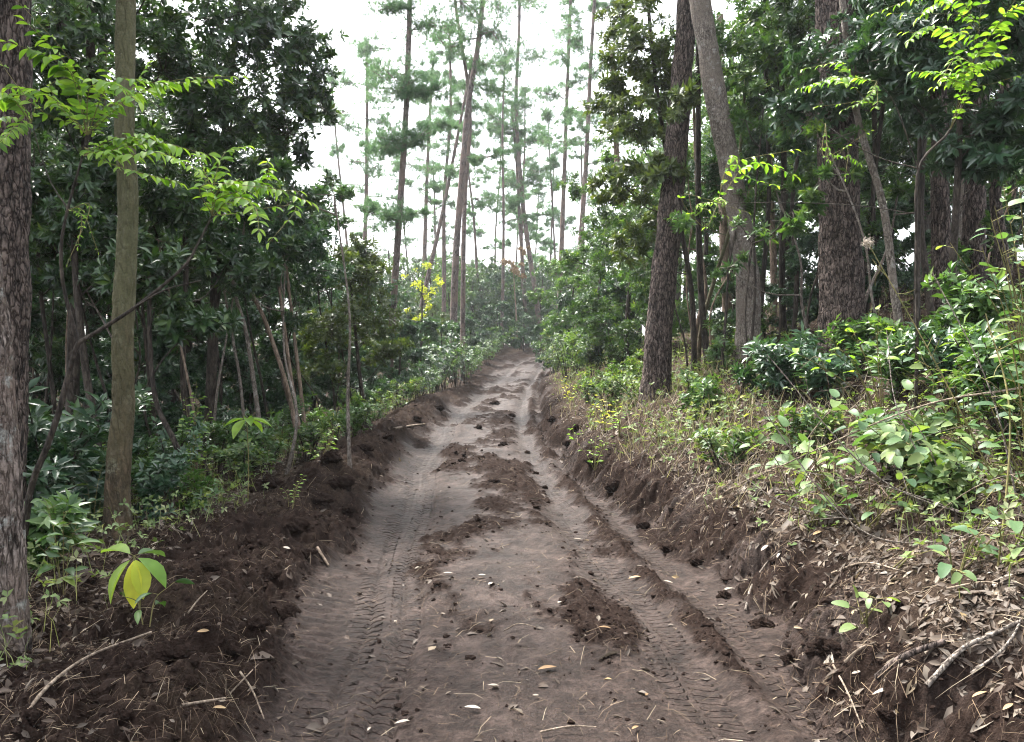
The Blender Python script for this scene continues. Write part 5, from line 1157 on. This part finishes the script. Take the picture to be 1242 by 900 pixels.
# ---- sticks
def stick(label, pix, r, mat='stick', lift=.02, group='dead sticks on the ground'):
    pts = [GR(u, v, lift + (0 if i in (0, len(pix) - 1) else .01)) for i, (u, v) in enumerate(pix)]
    mb = MB(); tube(mb, pts, r, r * .6, 24, 7)
    tag(link('stick', mb.build('stick', M[mat], pts[0]), None, pts[0]), label, 'stick', group)
for lb, pix, r, mt in (('long thin curved stick across the lower left soil', [(20, 893), (60, 842), (110, 806), (182, 776)], .008, 'stick'), ('short pale stick in the lower left soil', [(218, 864), (245, 862), (272, 855)], .007, 'stick'),
                       ('straw coloured stick slanting beside the left rut', [(290, 822), (305, 850), (319, 880)], .005, 'stick'), ('second straw stick of the bundle beside the left rut', [(278, 850), (296, 832), (312, 815)], .004, 'stick'), ('short thin stick right of the yellowing seedling', [(227, 754), (238, 738), (250, 722)], .005, 'stick'),
                       ('orange brown broken stick on the right side of the soil mound', [(384, 668), (392, 682), (398, 690)], .014, 'bark_pale'), ('thick cut branch poking out of the bank at lower right', [(1126, 839), (1168, 800), (1205, 780), (1238, 761)], .012, 'bark_lean'), ('thin bent branch above the lower right corner', [(1180, 833), (1214, 806), (1232, 780), (1240, 760)], .007, 'bark_lean'),
                       ('straight thin stick leaning down from the right bank to the track', [(1012, 813), (1030, 852), (1048, 893)], .005, 'stick'), ('thick brown root running along the torn bank edge', [(1066, 830), (1100, 808), (1148, 786)], .018, 'bark_red'), ('pale stick sticking out of the bank above the thick root', [(1026, 810), (1045, 800), (1064, 786)], .007, 'stick'),
                       ('thin dark root hanging from the right bank', [(905, 745), (912, 720), (930, 690), (948, 672)], .008, 'bark_lean'), ('pale log lying on the left verge beyond the soil mound', [(478, 522), (498, 519), (515, 516)], .03, 'stick'), ('bundle of brush branch lying over the bank by the leaning tree', [(880, 600), (920, 582), (975, 560)], .009, 'stick'),
                       ('brown twig on the right bank litter below the broad leaved plant', [(1010, 700), (1050, 690), (1100, 700)], .007, 'stick'), ('twig lying on the slope near the right edge', [(1150, 720), (1200, 716), (1240, 728)], .006, 'stick'), ('thin twig in the middle of the track', [(612, 770), (630, 764), (655, 768)], .004, 'stick'), ('thin twig at the bottom of the track', [(655, 896), (690, 892), (724, 890)], .005, 'stick')):
    stick(lb, pix, r, mt)

# ---- clods of soil one can pick out
ico_v = None
def clod(label, u, v, rad, group='soil clods beside the track', sq=.7):
    p = GR(u, v, 0)
    n1, n2 = 64, 40
    th, ph = np.meshgrid(np.linspace(0, 2 * math.pi, n1, endpoint=False), np.linspace(.02, math.pi - .02, n2))
    d = np.stack([np.sin(ph) * np.cos(th), np.sin(ph) * np.sin(th), np.cos(ph)], -1).reshape(-1, 3)
    s = RNG.uniform(0, 50)
    rr = 1 + .8 * (fbm(d[:, 0] * 1.6 + s + d[:, 2], d[:, 1] * 1.6 + s - d[:, 2] * .7, 4, 500) - .5) * 2
    rr = rr + 1.6 * lumps(d[:, 0] + d[:, 2] * .6 + s, d[:, 1] - d[:, 2] * .5, .5, int(s) + 3) + 1.5 * lumps(d[:, 0] - d[:, 2] * .7 + s, d[:, 1] + d[:, 2] * .6, .22, int(s) + 9)
    rr = rr - .5 * np.abs(fbm(d[:, 0] * 5 + s + d[:, 2] * 4, d[:, 1] * 5 - d[:, 2] * 3, 3, 510) - .5)
    rr = rr * .72
    vv = d * rr[:, None] * rad * np.array([RNG.uniform(.9, 1.3), RNG.uniform(.8, 1.1), sq]) + p + [0, 0, rad * .02]
    i = np.arange(n2 - 1)[:, None]; j = np.arange(n1)[None]; j2 = (j + 1) % n1
    q = np.stack([i * n1 + j, (i + 1) * n1 + j, (i + 1) * n1 + j2, i * n1 + j2], -1).reshape(-1, 4)
    mb = MB(); mb.add(vv, q)
    tag(link('soil_clod', mb.build('soil_clod', M['soil'], p), None, p), label, 'soil clod', group)
clod('largest rounded dark clod behind the soil mound, below the leaning poles', 324, 592, .17)
clod('dark clod with a pale stone on top in the lower left soil', 170, 815, .085); clod('dark clod left of the short pale stick', 205, 795, .075)
clod('clod beside the orange brown broken stick', 372, 672, .07); clod('clod at the crest of the soil mound up the track', 415, 588, .12); clod('big clod of the mound nearest the left rut', 345, 745, .09)
clod('clod fallen at the foot of the right bank', 845, 682, .07); clod('clod below the thick brown root at lower right', 1000, 790, .07); clod('clod of torn turf on the bank edge below the pale weeds', 745, 590, .12); clod('dark clod lying in the middle of the track', 600, 585, .06)
for u, v, r in ((60, 820, .07), (110, 850, .06), (250, 690, .07), (300, 660, .08), (330, 700, .06), (280, 790, .06), (150, 870, .05), (400, 560, .12), (440, 545, .12), (470, 530, .13), (385, 610, .1), (355, 640, .09), (420, 620, .08), (310, 760, .06), (230, 830, .05), (40, 870, .05), (505, 510, .15), (530, 495, .15)):
    clod('dark lump of churned soil in the mound along the left of the track', u, v, r, 'lumps of the soil mound')
for u, v, r in ((700, 520, .12), (720, 560, .1), (690, 540, .09), (780, 640, .08), (812, 668, .06), (880, 725, .06), (925, 760, .06), (960, 800, .05), (1080, 870, .05), (670, 510, .1)):
    clod('dark lump of torn earth on the right bank edge', u, v, r, 'lumps of the right bank')
for u, v, r in ((560, 560, .06), (640, 550, .06), (610, 540, .09), (580, 520, .1), (620, 505, .12), (600, 490, .14), (650, 575, .05)):
    clod('dark lump of loose soil lying on the track', u, v, r, 'lumps on the track')
# ================================================================== air, light, camera
me = bpy.data.meshes.new('haze')
x0, x1, y0, y1, z0_, z1_ = -1500, 1500, -40, 410, -60, 60
vs = [(x, y, z) for x in (x0, x1) for y in (y0, y1) for z in (z0_, z1_)]
me.from_pydata(vs, [], [(0, 1, 3, 2), (4, 6, 7, 5), (0, 4, 5, 1), (2, 3, 7, 6), (0, 2, 6, 4), (1, 5, 7, 3)])
m, nt, out = newmat('haze_air')
pv = nt.nodes.new('ShaderNodeVolumePrincipled'); pv.inputs['Color'].default_value = (.93, .97, 1, 1); pv.inputs['Density'].default_value = .00045
pv.inputs['Anisotropy'].default_value = .3
nt.links.new(pv.outputs[0], out.inputs['Volume']); me.materials.append(m)
HAZE = True
if HAZE: tag(link('haze', me), 'thin pale haze filling the air of the wood', 'haze', None, 'stuff')

w = bpy.data.worlds.new('World'); SC.world = w; w.use_nodes = True
nt = w.node_tree; nt.nodes.clear()
sky = nt.nodes.new('ShaderNodeTexSky'); sky.sky_type = 'NISHITA'; sky.sun_disc = False
SUN_EL, SUN_AZ = 60, -42       # azimuth from +Y towards +X
sky.sun_elevation = R(SUN_EL); sky.sun_rotation = R(SUN_AZ); sky.air_density = 1; sky.dust_density = 4
hs = nt.nodes.new('ShaderNodeHueSaturation'); hs.inputs['Saturation'].default_value = .3
bg = nt.nodes.new('ShaderNodeBackground'); bg.inputs[1].default_value = .15
wo = nt.nodes.new('ShaderNodeOutputWorld')
nt.links.new(sky.outputs[0], hs.inputs['Color']); nt.links.new(hs.outputs[0], bg.inputs[0]); nt.links.new(bg.outputs[0], wo.inputs[0])
sl = bpy.data.lights.new('sun', 'SUN'); sl.energy = 2.6; sl.angle = R(9); sl.color = (1, .96, .9)
so = bpy.data.objects.new('sun', sl); COL.objects.link(so)
so.rotation_euler = (R(90 - SUN_EL), 0, R(180 - SUN_AZ)) if False else (0, 0, 0)
from mathutils import Vector
dv = Vector((math.cos(R(SUN_EL)) * math.sin(R(SUN_AZ)), math.cos(R(SUN_EL)) * math.cos(R(SUN_AZ)), math.sin(R(SUN_EL))))
so.rotation_euler = dv.to_track_quat('Z', 'Y').to_euler(); so.location = dv * 50

cd = bpy.data.cameras.new('camera'); cd.lens = 36 * F / 1242; cd.sensor_width = 36; cd.clip_end = 3000; cd.clip_start = .05
co = bpy.data.objects.new('camera', cd); COL.objects.link(co); co.location = (0, 0, CAMZ)
co.rotation_euler = (R(90) - math.atan(10 / F), 0, 0)
SC.camera = co
SC.render.engine = 'CYCLES'
SC.view_settings.view_transform = 'Standard'; SC.view_settings.look = 'None'; SC.view_settings.exposure = 2.6; SC.view_settings.gamma = 1
cy = SC.cycles
cy.max_bounces = 6; cy.diffuse_bounces = 3; cy.glossy_bounces = 2; cy.transmission_bounces = 3; cy.transparent_max_bounces = 4; cy.volume_bounces = 0
cy.use_denoising = True; cy.use_adaptive_sampling = True; cy.adaptive_threshold = .012; cy.filter_width = 1.1
cy.sample_clamp_indirect = 6
